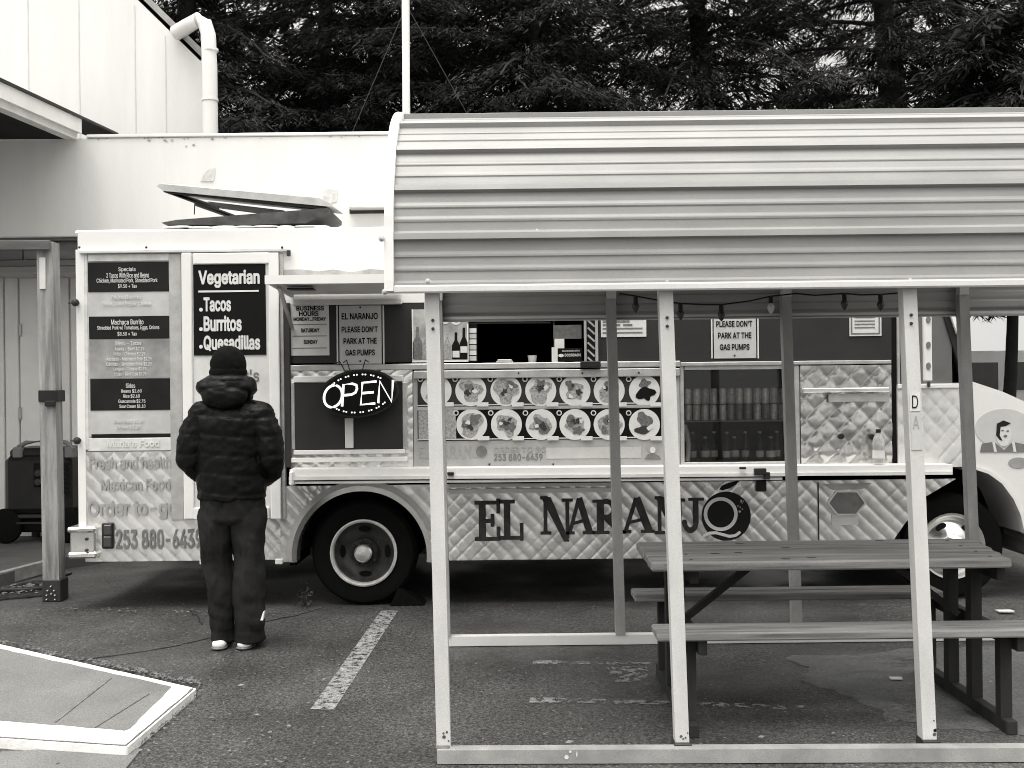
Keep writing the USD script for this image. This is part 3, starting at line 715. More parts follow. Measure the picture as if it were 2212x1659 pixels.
# notes and card in the service window
part('window_note', pbox(1195, 702, 1256, 732, YT + 0.03, 0.004), M('dim_note', 0.10, 0.6, var=0.3, scale=30))
part('window_note', pbox(1198, 732, 1219, 783, YT + 0.012, 0.004), paper)
part('window_note', pbox(1192, 750, 1198, 783, YT + 0.02, 0.01), paper)
cd = part('delivery_card', pbox(1205, 752, 1257, 781, YT + 0.004, 0.006, 0.001), blackp)
obj('lettering', text('DOORDASH', 1220, 764, 1254, 770, YT + 0.0038, True, 0.002), paper, cd)
obj('lettering', text('DELIVERING WITH', 1214, 756, 1252, 760, YT + 0.0038, False, 0.002), paper, cd)
obj('card_mark', disc(1212, 768, 6, YT + 0.001, 0.0025, 14, 3.5), paper, cd)

# lower left window box
part('box_frame', quilt_solid(627, 797.5, 892, 1009, amp=0.010, px=0.11, pz=0.08, seed=4, step=0.009), quilt, 35)
bw = part('box_window', pbox(637, 826, 869, 971, YT - 0.024, 0.02, 0.002), darkpaint)
for q_ in ((634, 812, 871, 825, YT - 0.03), (634, 971.5, 875, 981, YT - 0.03), (627, 988, 880, 998, YT - 0.026), (869.5, 826, 879, 971, YT - 0.028), (629, 826, 636.5, 971, YT - 0.028)):
    obj('frame_bar', pbox(*q_[:4], q_[4], 0.03 if q_[4] < YT - .025 else .02, 0.004), M('bare_bar', 0.56, 0.4, 0.3, var=0.2, scale=15) if 'bare' not in globals() else bare, bw) if False else obj('frame_bar', pbox(*q_[:4], q_[4], 0.028, 0.004), alu if q_[1] > 820 and q_[3] < 972 else white, bw)
obj('door_pull', pbox(745, 903, 763, 968, YT - 0.038, 0.014, 0.003), offwhite, bw)

# picture menu board
mb = part('menu_board', pbox(893, 799, 1469, 1009, YT - 0.004, 0.04, 0.002), M('board_print', 0.36, 0.4, var=0.1, scale=10, grain=0.12), label='picture menu board of round plates')
obj('board_rail', pbox(893, 798, 1469, 815, YT - 0.022, 0.0175, 0.004), alu, mb)
for (v0, v1) in ((816, 876), (884, 950)):
    obj('dark_row', pbox(902, v0, 1428, v1, YT - 0.006, 0.0018), darkpaint if v0 < 850 else blackp, mb)
    obj('row_rule', pbox(902, v1 - 4, 1428, v1 - 2, YT - 0.0085, 0.0023), paper, mb)
obj('row_divider', pbox(902, 877, 1428, 883, YT - 0.009, 0.005), alu, mb)
rng = np.random.default_rng(11)
def blob(u, v, r, seed, n=22, rough=0.35):
    rr = np.random.default_rng(seed)
    ph = rr.uniform(0, 6.28, 4); am = rr.uniform(0, rough, 4)
    sx, sy, rt = rr.uniform(0.7, 1.2), rr.uniform(0.6, 1.05), rr.uniform(0, 3.1)
    out = []
    for k in range(n):
        a = 2 * math.pi * k / n
        q = r * (1 + sum(am[i] * math.sin((i + 2) * a + ph[i]) for i in range(4)) * 0.6)
        px_, py_ = q * math.cos(a) * sx, q * math.sin(a) * sy
        out.append((u + px_ * math.cos(rt) - py_ * math.sin(rt), v + px_ * math.sin(rt) + py_ * math.cos(rt)))
    return out
sd = 0
for row, (v, us) in enumerate(((844, (942, 1017, 1093, 1168, 1242, 1316, 1392)), (917, (1019, 1094, 1169, 1242, 1316, 1392)))):
    for i, u in enumerate(us):
        pl = obj('plate_picture', disc(u, v, 33.5, YT - 0.0088, 0.0025, 36), paper, mb)
        lay = YT - 0.0094
        lim = Polygon([(u + 29 * math.cos(a), v + 29 * math.sin(a)) for a in np.linspace(0, 6.28, 40)])
        specs = [(0, 0, 24, foodl), (rng.uniform(-12, 12), rng.uniform(-14, 0), 12, foodm), (rng.uniform(-12, 12), rng.uniform(0, 14), 12, foodm if row else foodl), (rng.uniform(-10, 10), rng.uniform(-8, 8), 7, foodd), (rng.uniform(-14, 14), rng.uniform(-12, 12), 5, foodd), (rng.uniform(-14, 14), rng.uniform(-12, 12), 5, paper)]
        if row == 0 and i == 6:
            specs = [(0, -14, 16, foodm), (2, 6, 19, blackp)]
        if row == 1 and i == 5:
            specs = [(0, -8, 22, foodm), (-4, 12, 14, foodd), (12, 6, 8, paper)]
        for k, (dx, dz, r, m) in enumerate(specs):
            sd += 1
            g = Polygon(blob(u + dx, v + dz, r, sd)).buffer(0).intersection(lim)
            if g.is_empty:
                continue
            g = max(getattr(g, 'geoms', [g]), key=lambda q: q.area)
            poly = pp(list(g.exterior.coords), YT)
            t = prism(poly, lay - 0.0006 * (k + 1), lay - 0.0006 * k)
            p_ = obj('food_print', t, m, mb)
        obj('price_tag', pbox(u + 13, v + 25, u + 38, v + 34, YT - 0.0155, 0.002), paper, mb)
        obj('number_ring', [disc(u - 34, v - 25, 6, YT - 0.0088, 0.0025, 14)], paper, mb)
        obj('number_ring', [disc(u - 34, v - 25, 3.6, YT - 0.0105, 0.0015, 12)], blackp, mb)
obj('drinks_print', pbox(904, 886, 985, 948, YT - 0.0085, 0.002), foodl, mb)
for (s, u0, v0, u1, v1, m) in (('EL NARANJO', 905, 962, 1050, 990, letterpale), ('ORDER TO GO', 1067, 965, 1180, 977, letterpale), ('253 880-6439', 1067, 980, 1172, 995, lettergrey)):
    obj('lettering', text(s, u0, v0, u1, v1, YT - 0.0045, True, 0.002), m, mb)
obj('footer_panel', pbox(1180, 966, 1385, 990, YT - 0.006, 0.0015), M('pale_footer', 0.44, 0.45, var=0.06, scale=12), mb)
obj('orange_mark', disc(1040, 975, 12, YT - 0.0085, 0.0015, 20), lettergrey, mb)
obj('portrait_print', [disc(1410, 968, 15, YT - 0.006, 0.0015, 20, 9)], letterpale, mb)
obj('portrait_print', [disc(1410, 972, 6, YT - 0.0075, 0.0013, 14, 7)], paper, mb)
obj('portrait_print', [prism(pp([(1392, 992), (1398, 982), (1410, 978), (1422, 984), (1428, 992)], YT), YT - 0.0075, YT - 0.0062)], midgrey, mb)
for (u, v) in ((1057, 1003), (1195, 1003), (1330, 1000), (930, 806), (1120, 806), (1258, 806), (1380, 805)):
    obj('screw', disc(u, v, 2.2, YT - 0.025 if v < 900 else YT - 0.008, 0.004, 8), steel_dark, mb)

# display window with shelves
part('display_box', [pbox(1470, 789, 1724, 1000, YT + 0.34, 0.02), pbox(1470, 789, 1724, 791, YT + 0.03, 0.31), pbox(1470, 789, 1472, 1000, YT + 0.03, 0.31), pbox(1721, 789, 1724, 1000, YT + 0.03, 0.31)], interior)
part('display_frame', [pbox(1470, 789, 1478, 1009, YT - 0.006, 0.036, 0.003), pbox(1717, 789, 1728, 1009, YT - 0.006, 0.036, 0.003), pbox(1478.5, 998, 1716.5, 1009, YT - 0.006, 0.036, 0.003), pbox(1478.5, 789, 1716.5, 798, YT - 0.004, 0.03, 0.003)], alu)
part('display_glass', pbox(1478.5, 798.5, 1716.5, 997.5, YT + 0.010, 0.004), glass)
xs0, zsh = un(1478, 909, YT); xs1 = un(1717, 909, YT)[0]
part('display_shelf', [bx(xs0, YT + 0.02, zsh - 0.012, xs1, YT + 0.33, zsh, 0.002)], M('shelf_rail', 0.26, 0.4, 0.4))
zfl = un(1600, 997, YT)[1]
part('display_shelf', [bx(xs0, YT + 0.02, zfl - 0.012, xs1, YT + 0.33, zfl, 0.002)], M('shelf_board', 0.1, 0.5))
part('display_strip', tube([(un(u, v, YT + .03)[0], YT + 0.03, un(u, v, YT + .03)[1]) for (u, v) in ((1478, 918), (1484, 935), (1488, 960), (1487, 985), (1484, 996))], 0.018, 8), offwhite, 40)

# polished quilted bay
part('polished_panel', quilt_solid(1728.5, 789, 1925, 1009, amp=0.016, px=0.15, pz=0.15, wx=0.5, seed=6, step=0.009, dent=0.012, vary=0.0), quilt_shiny, 35)
part('bay_rail', pbox(1735, 838, 1922, 847, YT - 0.045, 0.02, 0.004), chrome)
part('bay_rail', pbox(1790, 850, 1922, 868, YT - 0.03, 0.006, 0.002), alu)
for (u, v) in ((1814, 942), (1880, 943)):
    part('knob', lathe([(0, -0.03), (0.018, -0.028), (0.022, -0.01), (0.012, 0)], (un(u, v, YT)[0], YT - 0.02, un(u, v, YT)[1]), 'y', 12), black_plastic, 40)
part('door_gap', pbox(1925.5, 660, 1938, 1008, YT + 0.012, 0.02), interior)
part('door_edge', pbox(1938.5, 660, 1944, 836, YT - 0.006, 0.03, 0.003), alu)

# cab door and window
part('cab_door', quilt_solid(1938.5, 838, 2084, 1009, amp=0.009, px=0.12, pz=0.13, wx=0.5, seed=7), M('pale_quilted_aluminium', 0.64, 0.42, 0.3, var=0.08, scale=7, grain=0.08), 35)
part('cab_sill', pbox(1940, 829, 2086, 839, YT - 0.014, 0.04, 0.004), white)
part('cab_window', pbox(1945, 654, 2056, 829, YT + 0.014, 0.006), M('grey_window_glass', 0.10, 0.08, var=0.25, scale=2, grain=0.02))
part('windscreen_pillar', prism(pp([(2026, 640), (2044, 640), (2096, 828), (2082, 828)], YT), YT - 0.004, YT + 0.05), black_plastic)
part('windscreen_trim', prism(pp([(2040, 652), (2050, 652), (2072, 722), (2064, 722)], YT), YT - 0.03, YT - 0.006), white)
part('windscreen', trimesh.convex.convex_hull(np.array([(un(u, v, YT)[0] + d, y, un(u, v, YT)[1]) for (u, v) in ((2040, 560), (2096, 826)) for y in (YT + 0.06, YT + 1.95) for d in (0, 0.012)])), carglass)
part('cab_roof', trimesh.convex.convex_hull(np.array([(un(u, v, YT)[0], y, un(u, v, YT)[1]) for (u, v) in ((1936, 500), (2044, 500), (2044, 520), (1936, 520)) for y in (YT + 0.05, YT + 1.98)])), white)

# counter shelf
sh = [(626, 1012), (2056, 1009)]
cx0, cz0 = un(625, 1026, 6.86); 
def long_bar(u0, v0, u1, v1, y, hgt, depth, b=0.006):
    a, c = un(u0, v0, y), un(u1, v1, y)
    q = []
    for (x, z) in (a, c):
        for dz in (-hgt / 2, hgt / 2):
            for yy in (y, y + depth):
                q.append((x, yy, z + dz))
    return trimesh.convex.convex_hull(np.array(q))
part('counter_shelf', long_bar(626, 1022, 2058, 1012, 6.93, 0.05, 0.17), white)
part('counter_lip', long_bar(624, 1034, 2058, 1022, 6.918, 0.022, 0.010), offwhite)
part('counter_lip', long_bar(624, 1043, 1690, 1034, 6.925, 0.016, 0.17), M('lip_aluminium', 0.6, 0.4, 0.2))  # lower lip strip in plain pale aluminium
part('shelf_end', pbox(624, 1018, 634, 1050, 6.91, 0.18, 0.01), white)
part('fold_shelf', [long_bar(970, 1049, 1322, 1046, YT - 0.05, 0.022, 0.045), long_bar(970, 1062, 1322, 1058, YT - 0.035, 0.03, 0.03)], offwhite)
[part('shelf_latch', q_, black_plastic) for q_ in [pbox(1630, 1012, 1656, 1026, 6.89, 0.03, 0.004), pbox(1650, 1020, 1664, 1036, 6.895, 0.02, 0.004), pbox(1634, 1038, 1656, 1062, YT - 0.03, 0.02, 0.004)]]
[part('shelf_latch', q_, black_plastic) for q_ in (pbox(1598, 1009, 1612, 1014, 6.90, 0.02, 0.003), pbox(966, 1020, 980, 1027, 6.90, 0.03, 0.003))]

# service window flap
def hull(*pts):
    return trimesh.convex.convex_hull(np.array(pts, float))
fl, fr = un(636, 652, YT)[0], un(866, 652, YT)[0]
zf = 2.185
part('window_flap', hull(*[(x, y, z + (0.03 if y < 6.5 else 0)) for x in (fl, fr) for y in (6.36, YT - 0.01) for z in (zf, zf + 0.012)]), offwhite)
part('flap_edge', hull(*[(x, y, z) for x in (fl - 0.02, fr) for y in (6.335, 6.358) for z in (zf + 0.0, zf + 0.055)]), white)
part('flap_side', hull(*[(x, y, z + (0.03 if y < 6.5 else 0)) for x in (fl - 0.022, fl - 0.002) for y in (6.36, YT - 0.01) for z in (zf - 0.02, zf + 0.02)]), offwhite)
part('flap_hinge', pbox(632, 646, 868, 658, YT - 0.03, 0.028, 0.005), offwhite)
hx, hz = un(655, 641, 6.75)
part('flap_slot', bx(hx - 0.08, 6.62, zf + 0.004, hx + 0.09, 6.72, zf - 0.008, 0.003), black_plastic)
part('flap_stay', bar((fl + 0.02, 6.55, zf), (fl - 0.01, YT - 0.02, zf - 0.24), 0.022, 0.022), alu)

letternaranjo = M('worn_dark_lettering', 0.04, 0.6, var=0.35, scale=20, spec=0.15)
# lettering of the shop name: slab-serif letters drawn as polygons
def serif(ch):
    B = lambda a, b, c, d: sbox(a, b, c, d)
    def line(x0, y0, x1, y1, w): return LineString([(x0, y0), (x1, y1)]).buffer(w / 2, cap_style=2)
    if ch == 'E':
        return unary_union([B(.16, 0, .38, 1), B(0, 0, .9, .07), B(0, .93, .9, 1), B(.82, 0, .92, .33), B(.82, .70, .92, 1.05), B(.3, .46, .66, .53), B(.6, .36, .7, .66)])
    if ch == 'L':
        return unary_union([B(.2, 0, .42, 1), B(0, .93, .62, 1), B(0, 0, .95, .07), B(.87, -.03, .97, .4)])
    if ch == 'N':
        return unary_union([B(.1, 0, .18, 1), B(0, 0, .3, .06), B(.78, -.1, .86, .95), B(.66, .9, .98, .96), Polygon([(.02, 1.03), (.3, 1.0), (.86, -.2), (.72, -.2)]), B(0, .97, .2, 1.03)])
    if ch == 'A':
        return unary_union([line(.46, 1.02, .12, .04, .09), line(.48, 1.02, .86, .04, .2), B(0, 0, .28, .06), B(.62, 0, 1.02, .06), line(.24, .3, .72, .4, .06)])
    if ch == 'R':
        o = Point(.42, .72).buffer(.3, 24); i = Point(.42, .72).buffer(.18, 24)
        return unary_union([B(.14, 0, .33, 1), B(0, 0, .5, .06), B(0, .94, .42, 1), o.difference(i).difference(B(0, 0, .3, 2)), line(.44, .46, .86, .05, .18), B(.74, 0, 1.02, .06)])
    if ch == 'J':
        o = Point(.36, .2).buffer(.32, 24); i = Point(.36, .2).buffer(.17, 24)
        return unary_union([B(.5, .2, .7, 1), B(.3, .94, .95, 1), o.difference(i).difference(B(-1, .2, 2, 2)), Point(.1, .2).buffer(.09)])
def letter(ch, u0, v0, u1, v1):
    g = serif(ch)
    x0_, y0_, x1_, y1_ = g.bounds
    from shapely import affinity
    ax, az = un(u0, v1, YT); bx_, bz = un(u1, v0, YT)
    g = affinity.affine_transform(g, [(bx_ - ax) / (x1_ - x0_), 0, 0, (bz - az) / (y1_ - y0_), ax - x0_ * (bx_ - ax) / (x1_ - x0_), az - y0_ * (bz - az) / (y1_ - y0_)])
    part('letter', prism(g.buffer(0.004), YT - 0.0135, YT - 0.0055), letternaranjo)
for (ch, u0, v0, u1, v1) in (('E', 1027, 1078, 1079, 1167), ('L', 1080, 1080, 1129, 1167), ('N', 1169, 1072, 1236, 1169), ('A', 1224, 1074, 1282, 1153), ('R', 1281, 1078, 1350, 1153), ('A', 1343, 1073, 1412, 1150), ('N', 1416, 1072, 1478, 1168), ('J', 1474, 1076, 1519, 1150)):
    letter(ch, u0, v0, u1, v1)
lg = part('orange_emblem', disc(1569, 1115, 53, YT - 0.0127, 0.006, 48), letterdark, label='round dark orange emblem ending the shop name')
cx, cz = un(1556, 1110, YT)
obj('emblem_ring', prism(Point(cx, cz).buffer(36.5 / S, 24).difference(Point(cx, cz).buffer(29 / S, 24)), YT - 0.0145, YT - 0.0128), white, lg)
sw = [un(u, v, YT) for u, v in ((1521, 1156), (1532, 1151), (1545, 1150), (1560, 1154), (1575, 1158), (1588, 1156), (1596, 1150))]
obj('emblem_tail', prism(LineString(sw).buffer(0.010), YT - 0.0145, YT - 0.0128), white, lg)
obj('emblem_leaf', prism(pp([(1553, 1057), (1558, 1049), (1572, 1043), (1596, 1037), (1590, 1046), (1574, 1055), (1560, 1059)], YT), YT - 0.0125, YT - 0.006), letterdark, lg)
for k in range(9):
    obj('emblem_glint', disc(1594 + rng.uniform(-9, 14), 1092 + rng.uniform(-12, 14), rng.uniform(1, 2.6), YT - 0.0142, 0.0016, 7), signface, lg)
# hexagonal filler recess, seams, label
hexp = pp([(1789, 1086), (1806, 1063), (1848, 1063), (1865, 1086), (1846, 1109), (1808, 1109)], YT)
part('hexagon_frame', prism(hexp.buffer(0.012).difference(hexp), YT - 0.022, YT), quilt)
part('hexagon_flap', prism(hexp, YT - 0.0125, YT - 0.004), M('brushed_plate', 0.2, 0.45, 0.5, var=0.3, scale=6))
part('data_label', pbox(1797, 1112, 1854, 1134, YT - 0.0135, 0.004), offwhite)
part('panel_scoop', prism(pp([(1775, 1045), (1880, 1043), (1862, 1056), (1800, 1058)], YT), YT - 0.014, YT - 0.004), alu)
for u in (1708, 1767):
    part('panel_seam', pbox(u, 1042, u + 2.6, 1204, YT - 0.0125, 0.004), steel_dark)
# rear wheel arch trim
def arc_strip(cu, cv, r0, r1, a0, a1, y0, y1, n=48):
    th = np.linspace(a0, a1, n)
    o = [(cu + r1 * math.cos(a), cv - r1 * math.sin(a)) for a in th] + [(cu + r0 * math.cos(a), cv - r0 * math.sin(a)) for a in th[::-1]]
    return prism(pp(o, YT), y0, y1)
part('arch_trim', arc_strip(783, 1200, 140, 151, -0.09, math.pi + 0.09, YT - 0.03, YT + 0.1), chrome, 30)
part('arch_flange', arc_strip(783, 1200, 151.5, 163, 0.35, math.pi + 0.06, YT - 0.012, YT + 0.004), alu, 30)
part('mud_flap', pbox(626, 1206, 640, 1222, YT + 0.1, 0.5), interior)

# wheels
def wheel(cx, cz, y0, front):
    rt = 0.372
    prof = [(0.232, 0.03), (0.24, 0.0), (0.30, -0.012), (0.345, -0.005), (0.366, 0.02), (rt, 0.05), (rt, 0.19), (0.36, 0.22), (0.30, 0.24), (0.232, 0.24)]
    w_ = part('wheel', lathe(prof, (cx, y0, cz), 'y', 56), rubber, 40, 'front wheel with bright hub' if front else 'rear wheel with concave dark rim')
    for k in range(40):
        pass
    if not front:
        obj('rim_ring', lathe([(0.236, 0.004), (0.236, -0.012), (0.226, -0.016), (0.214, -0.004), (0.212, 0.03)], (cx, y0, cz), 'y', 56), M('worn_white_rim', 0.6, 0.4, 0.2, var=0.35, scale=9), w_, 40)
        obj('rim_dish', lathe([(0.213, 0.03), (0.20, 0.06), (0.17, 0.085), (0.11, 0.10), (0.105, 0.055), (0.0, 0.055)], (cx, y0, cz), 'y', 48), M('grey_brown_rim', 0.075, 0.4, 0.2, var=0.5, scale=11), w_, 40)
        for k in range(4):
            a = math.pi / 2 + k * math.pi / 2
            px_, pz_ = cx + 0.158 * math.cos(a), cz + 0.158 * math.sin(a)
            e = [(px_ + 0.045 * math.cos(t) * -math.sin(a) + 0.02 * math.sin(t) * math.cos(a), pz_ + 0.045 * math.cos(t) * math.cos(a) + 0.02 * math.sin(t) * math.sin(a)) for t in np.linspace(0, 6.283, 20)]
            obj('hand_hole', prism(Polygon(e), y0 + 0.068, y0 + 0.075), interior, w_)
        obj('hub', lathe([(0.106, 0.055), (0.098, 0.02), (0.085, 0.012), (0.07, 0.012), (0.062, 0.03)], (cx, y0, cz), 'y', 40), rimdark, w_, 30)
        obj('hub_cap', lathe([(0.065, 0.03), (0.062, -0.035), (0.052, -0.045), (0.01, -0.048), (0.009, -0.04), (0, -0.04)], (cx, y0, cz), 'y', 32), chrome, w_, 30)
        for k in range(8):
            a = k * math.pi / 4 + 0.2
            c = (cx + 0.09 * math.cos(a), y0, cz + 0.09 * math.sin(a))
            obj('lug_nut', lathe([(0, -0.012), (0.012, -0.01), (0.012, 0.014)], c, 'y', 6), rimdark, w_)
    else:
        obj('rim_ring', lathe([(0.234, 0.006), (0.232, -0.006), (0.218, -0.004), (0.205, 0.02)], (cx, y0, cz), 'y', 56), chrome, w_, 40)
        obj('rim_dish', lathe([(0.206, 0.02), (0.19, 0.04), (0.15, 0.01), (0.11, -0.02), (0.08, -0.03), (0.075, -0.08), (0.055, -0.095), (0, -0.098)], (cx, y0, cz), 'y', 48), chrome, w_, 30)
        for k in range(5):
            a = math.pi / 2 + k * math.pi * 2 / 5 + 0.5
            px_, pz_ = cx + 0.155 * math.cos(a), cz + 0.155 * math.sin(a)
            e = [(px_ + 0.04 * math.cos(t) * -math.sin(a) + 0.022 * math.sin(t) * math.cos(a), pz_ + 0.04 * math.cos(t) * math.cos(a) + 0.022 * math.sin(t) * math.sin(a)) for t in np.linspace(0, 6.283, 18)]
            obj('hand_hole', prism(Polygon(e), y0 + 0.001, y0 + 0.012), interior, w_)
    grooves = []
wheel(RW[0], 0.372, YT + 0.06, False)
wheel(FW[0], 0.372, YT + 0.07, True)
# far side wheels so that the truck stands on four
for c in (RW, FW):
    part('far_wheel', lathe([(0, 0.0), (0.30, -0.0), (0.366, 0.03), (0.372, 0.05), (0.372, 0.19), (0.30, 0.24), (0, 0.24)], (c[0], YT + 1.65, 0.372), 'y', 32), rubber, 40)

# rear bumper corner, tail lamp
bp = part('bumper', [pbox(150, 1147, 206, 1196, YT - 0.05, 0.4, 0.012)], chrome, label='bright rear bumper corner')
obj('bumper_lip', [pbox(143, 1139, 205, 1151, YT - 0.065, 0.42, 0.012), pbox(145, 1193, 208, 1207, YT - 0.06, 0.42, 0.012)], chrome, bp)
for v in (1162, 1186):
    obj('bumper_bolt', lathe([(0, -0.014), (0.010, -0.012), (0.012, 0)], (un(194, v, YT)[0], YT - 0.05, un(194, v, YT)[1]), 'y', 10), steel_dark, bp)
tl = part('tail_lamp', pbox(219, 1130, 244, 1186, YT - 0.03, 0.03, 0.008), black_plastic)
obj('lamp_lens', [pbox(223, 1134, 240, 1156, YT - 0.034, 0.01, 0.005), pbox(223, 1159, 240, 1182, YT - 0.034, 0.01, 0.005)], M('lamp_lens', 0.045, 0.2, var=0.2), tl)
for u in (437, 600):
    part('step_bracket', [pbox(u - 6, 1208, u + 10, 1219, YT - 0.02, 0.1, 0.003)], offwhite)
# bonnet and wing
bon = Polygon([un(u, v, YT) for u, v in ((2085, 830), (2099, 824), (2165, 846), (2232, 876), (2300, 912), (2350, 965), (2366, 1040), (2368, 1160), (2214, 1152), (2206, 1112), (2190, 1076), (2165, 1042), (2135, 1020), (2108, 1011), (2085, 1016))])
bm = to_man(prism(bon, YT - 0.005, YT + 1.95))
bonnet = part('bonnet', bm, carwhite, 30, 'white bonnet and front wing with a painted portrait')
part('wing_lip', prism(LineString([un(u, v, YT) for u, v in ((2108, 1011), (2135, 1020), (2165, 1042), (2190, 1076), (2206, 1112), (2214, 1150))]).buffer(0.012), YT - 0.02, YT + 0.03), carwhite)
part('front_bumper', pbox(2225, 1160, 2400, 1205, YT + 0.05, 1.8, 0.03), chrome)
# painted portrait on the wing (a plain bust in a broad hat)
Yb = YT - 0.0055
obj('portrait_paint', disc(2168, 925, 62, Yb - 0.002, 0.002, 40, 42), M('pale_hat_paint', 0.5, 0.5, var=0.08), bonnet)
obj('portrait_paint', disc(2168, 938, 17, Yb - 0.004, 0.0018, 28, 26), paper, bonnet)
obj('portrait_paint', prism(pp([(2150, 940), (2152, 915), (2166, 908), (2182, 914), (2172, 920), (2160, 922), (2158, 940), (2164, 952), (2158, 950)], YT), Yb - 0.0055, Yb - 0.0042), letterdark, bonnet)
obj('portrait_paint', [disc(2172, 942, 4, Yb - 0.0055, 0.0013, 10, 3), disc(2166, 930, 3, Yb - 0.0055, 0.0013, 10, 1.8), disc(2177, 931, 3, Yb - 0.0055, 0.0013, 10, 1.8)], midgrey, bonnet)
obj('portrait_paint', prism(pp([(2116, 976), (2120, 958), (2146, 954), (2168, 972), (2186, 954), (2214, 960), (2222, 976)], YT), Yb - 0.004, Yb - 0.0022), lettergrey, bonnet)
obj('portrait_paint', [prism(pp([(2142, 955), (2147, 954), (2152, 976), (2146, 976)], YT), Yb - 0.0055, Yb - 0.0042), prism(pp([(2184, 955), (2190, 954), (2194, 976), (2188, 976)], YT), Yb - 0.0055, Yb - 0.0042)], paper, bonnet)
obj('faded_badge', disc(2200, 1000, 22, Yb - 0.002, 0.002, 24, 12), letterpale, bonnet)
# side mirror on its bracket
mi = part('side_mirror', pbox(1997, 656, 2014, 824, 6.86, 0.04, 0.008), white)
for v in (690, 745, 790):
    obj('mirror_mark', disc(2006, v, 5, 6.853, 0.006, 12, 7), lettergrey, mi)
obj('mirror_arm', [cyl((un(2006, 815, 6.9)[0], 6.9, un(2006, 815, 6.9)[1]), (un(2006, 834, YT)[0], YT, un(2006, 834, YT)[1]), 0.012)], steel_dark, mi)

# roof hatch propped open above the truck
yh = YT + 0.14
hat = part('roof_hatch', hull(*[(un(u, v, yh)[0], yh + dy, un(u, v, yh)[1] + dz) for (u, v, dy, dz) in ((338, 402, 0, 0), (345, 397, 0, 0), (352, 412, 0, 0), (720, 447, 0, 0), (716, 441, 0, 0), (690, 428, 0, 0), (385, 395, 0.05, 0), (690, 424, 0.45, 0), (385, 391, 0.45, 0), (352, 402, 0.45, 0), (720, 440, 0.45, 0))]), M('hatch_grey', 0.42, 0.6, var=0.2, scale=9), label='roof hatch lid propped open above the truck')
obj('hatch_seal', hull(*[(un(u, v, yh)[0], yh + dy, un(u, v, yh)[1]) for (u, v) in ((362, 413), (705, 447), (360, 417), (700, 452)) for dy in (0.01, 0.05)]), black_plastic, hat)
obj('hatch_rib', hull(*[(un(u, v, yh)[0], yh + dy, un(u, v, yh)[1]) for (u, v) in ((430, 424), (600, 444), (440, 436), (560, 452)) for dy in (0.2, 0.24)]), offwhite, hat)
for (a, b) in (((352, 410), (515, 470)), ((360, 412), (470, 447)), ((418, 428), (417, 462)), ((420, 440), (505, 470))):
    A, B = un(*a, yh), un(*b, yh)
    obj('hatch_stay', bar((A[0], yh + 0.03, A[1]), (B[0], yh + 0.03, B[1]), 0.022 if a[0] != 418 else 0.006, 0.022 if a[0] != 418 else 0.006), steel_dark, hat)
obj('hatch_kerb', hull(*[(un(u, v, yh)[0], yh + dy, un(u, v, yh)[1]) for (u, v) in ((348, 481), (380, 475), (708, 449), (708, 458), (660, 482), (520, 486), (356, 485)) for dy in (0.0, 0.6)]), M('shaded_kerb', 0.05, 0.7, var=0.6, scale=9), hat)  # shade below the propped lid put into the dark kerb colour
rng2 = np.random.default_rng(5)
for k in range(9):
    u = 365 + k * 41 + rng2.uniform(-16, 16)
    x, z = un(u, 490 - 0.012 * k + rng2.uniform(-1.5, 1.5), yh - 0.05)
    t = trimesh.creation.icosphere(1, 1.0)
    t.apply_scale([rng2.uniform(0.05, 0.12), 0.03, rng2.uniform(0.008, 0.016)]); t.apply_translation([x, yh - 0.04, z])
    obj('sealant_bead', t, white, hat, 60)
# wall flap and patches on the parapet beside it
wf = obj('wall_vent', pbox(752, 437, 850, 449, YB - 0.14, 0.138, 0.01), offwhite, bld)
obj('vent_gap', pbox(755, 451, 850, 461, YB - 0.02, 0.018), steel_dark, wf)
def patch(pts):
    obj('bare_patch', prism(pp(pts, YB), YB - 0.006, YB - 0.001), M('bare_render', 0.5, 0.8, var=0.25, scale=18) if False else M('bare_patch_render', 0.55, 0.8, var=0.2, scale=18), bld)
patch([(434, 392), (440, 376), (452, 366), (466, 362), (464, 384), (460, 392)])
patch([(697, 432), (698, 414), (708, 409), (730, 411), (728, 436), (712, 440)])

# ------------------------------------------------------------------ hanging and standing things on the truck
op = thing('open_sign', 'dark oval illuminated OPEN sign hanging left of the menu board', 'sign', (un(775, 850, YT)[0], YT - 0.1, un(775, 850, YT)[1]))
yo = YT - 0.115
rot = 0.10
e1 = disc(775, 850, 86, yo, 0.05, 48, 52, rot)
obj('sign_body', e1, black_plastic, op)
obj('sign_face', disc(775, 850, 80, yo - 0.006, 0.005, 48, 47, rot), blackp, op)
cx, cz = un(775, 850, yo)
def tubeletter(strokes, ox, oz, sc, name):
    ms = []
    for st in strokes:
        P_ = []
        for (a, b) in st:
            px_, pz_ = ox + a * sc + b * sc * 0.16, oz + b * sc
            P_.append((cx + (px_ * math.cos(rot * .8) - pz_ * math.sin(rot * .8)) / S, yo - 0.016, cz + (px_ * math.sin(rot * .8) + pz_ * math.cos(rot * .8)) / S))
        ms.append(tube(P_, 0.0085, 8))
    obj(name, ms, neon, op, 50)
O = [[(0.42 * math.cos(a) + 0.42, 0.5 + 0.5 * math.sin(a)) for a in np.linspace(0, 6.4, 26)]]
Pp = [[(0, 0), (0, 1), (0.4, 1), (0.6, 0.92), (0.64, 0.75), (0.58, 0.58), (0.4, 0.5), (0.03, 0.5)]]
E = [[(0.66, 1), (0, 1), (0, 0), (0.66, 0)], [(0, 0.52), (0.56, 0.52)]]
Nn = [[(0, 0), (0, 1), (0.62, 0), (0.62, 1)]]
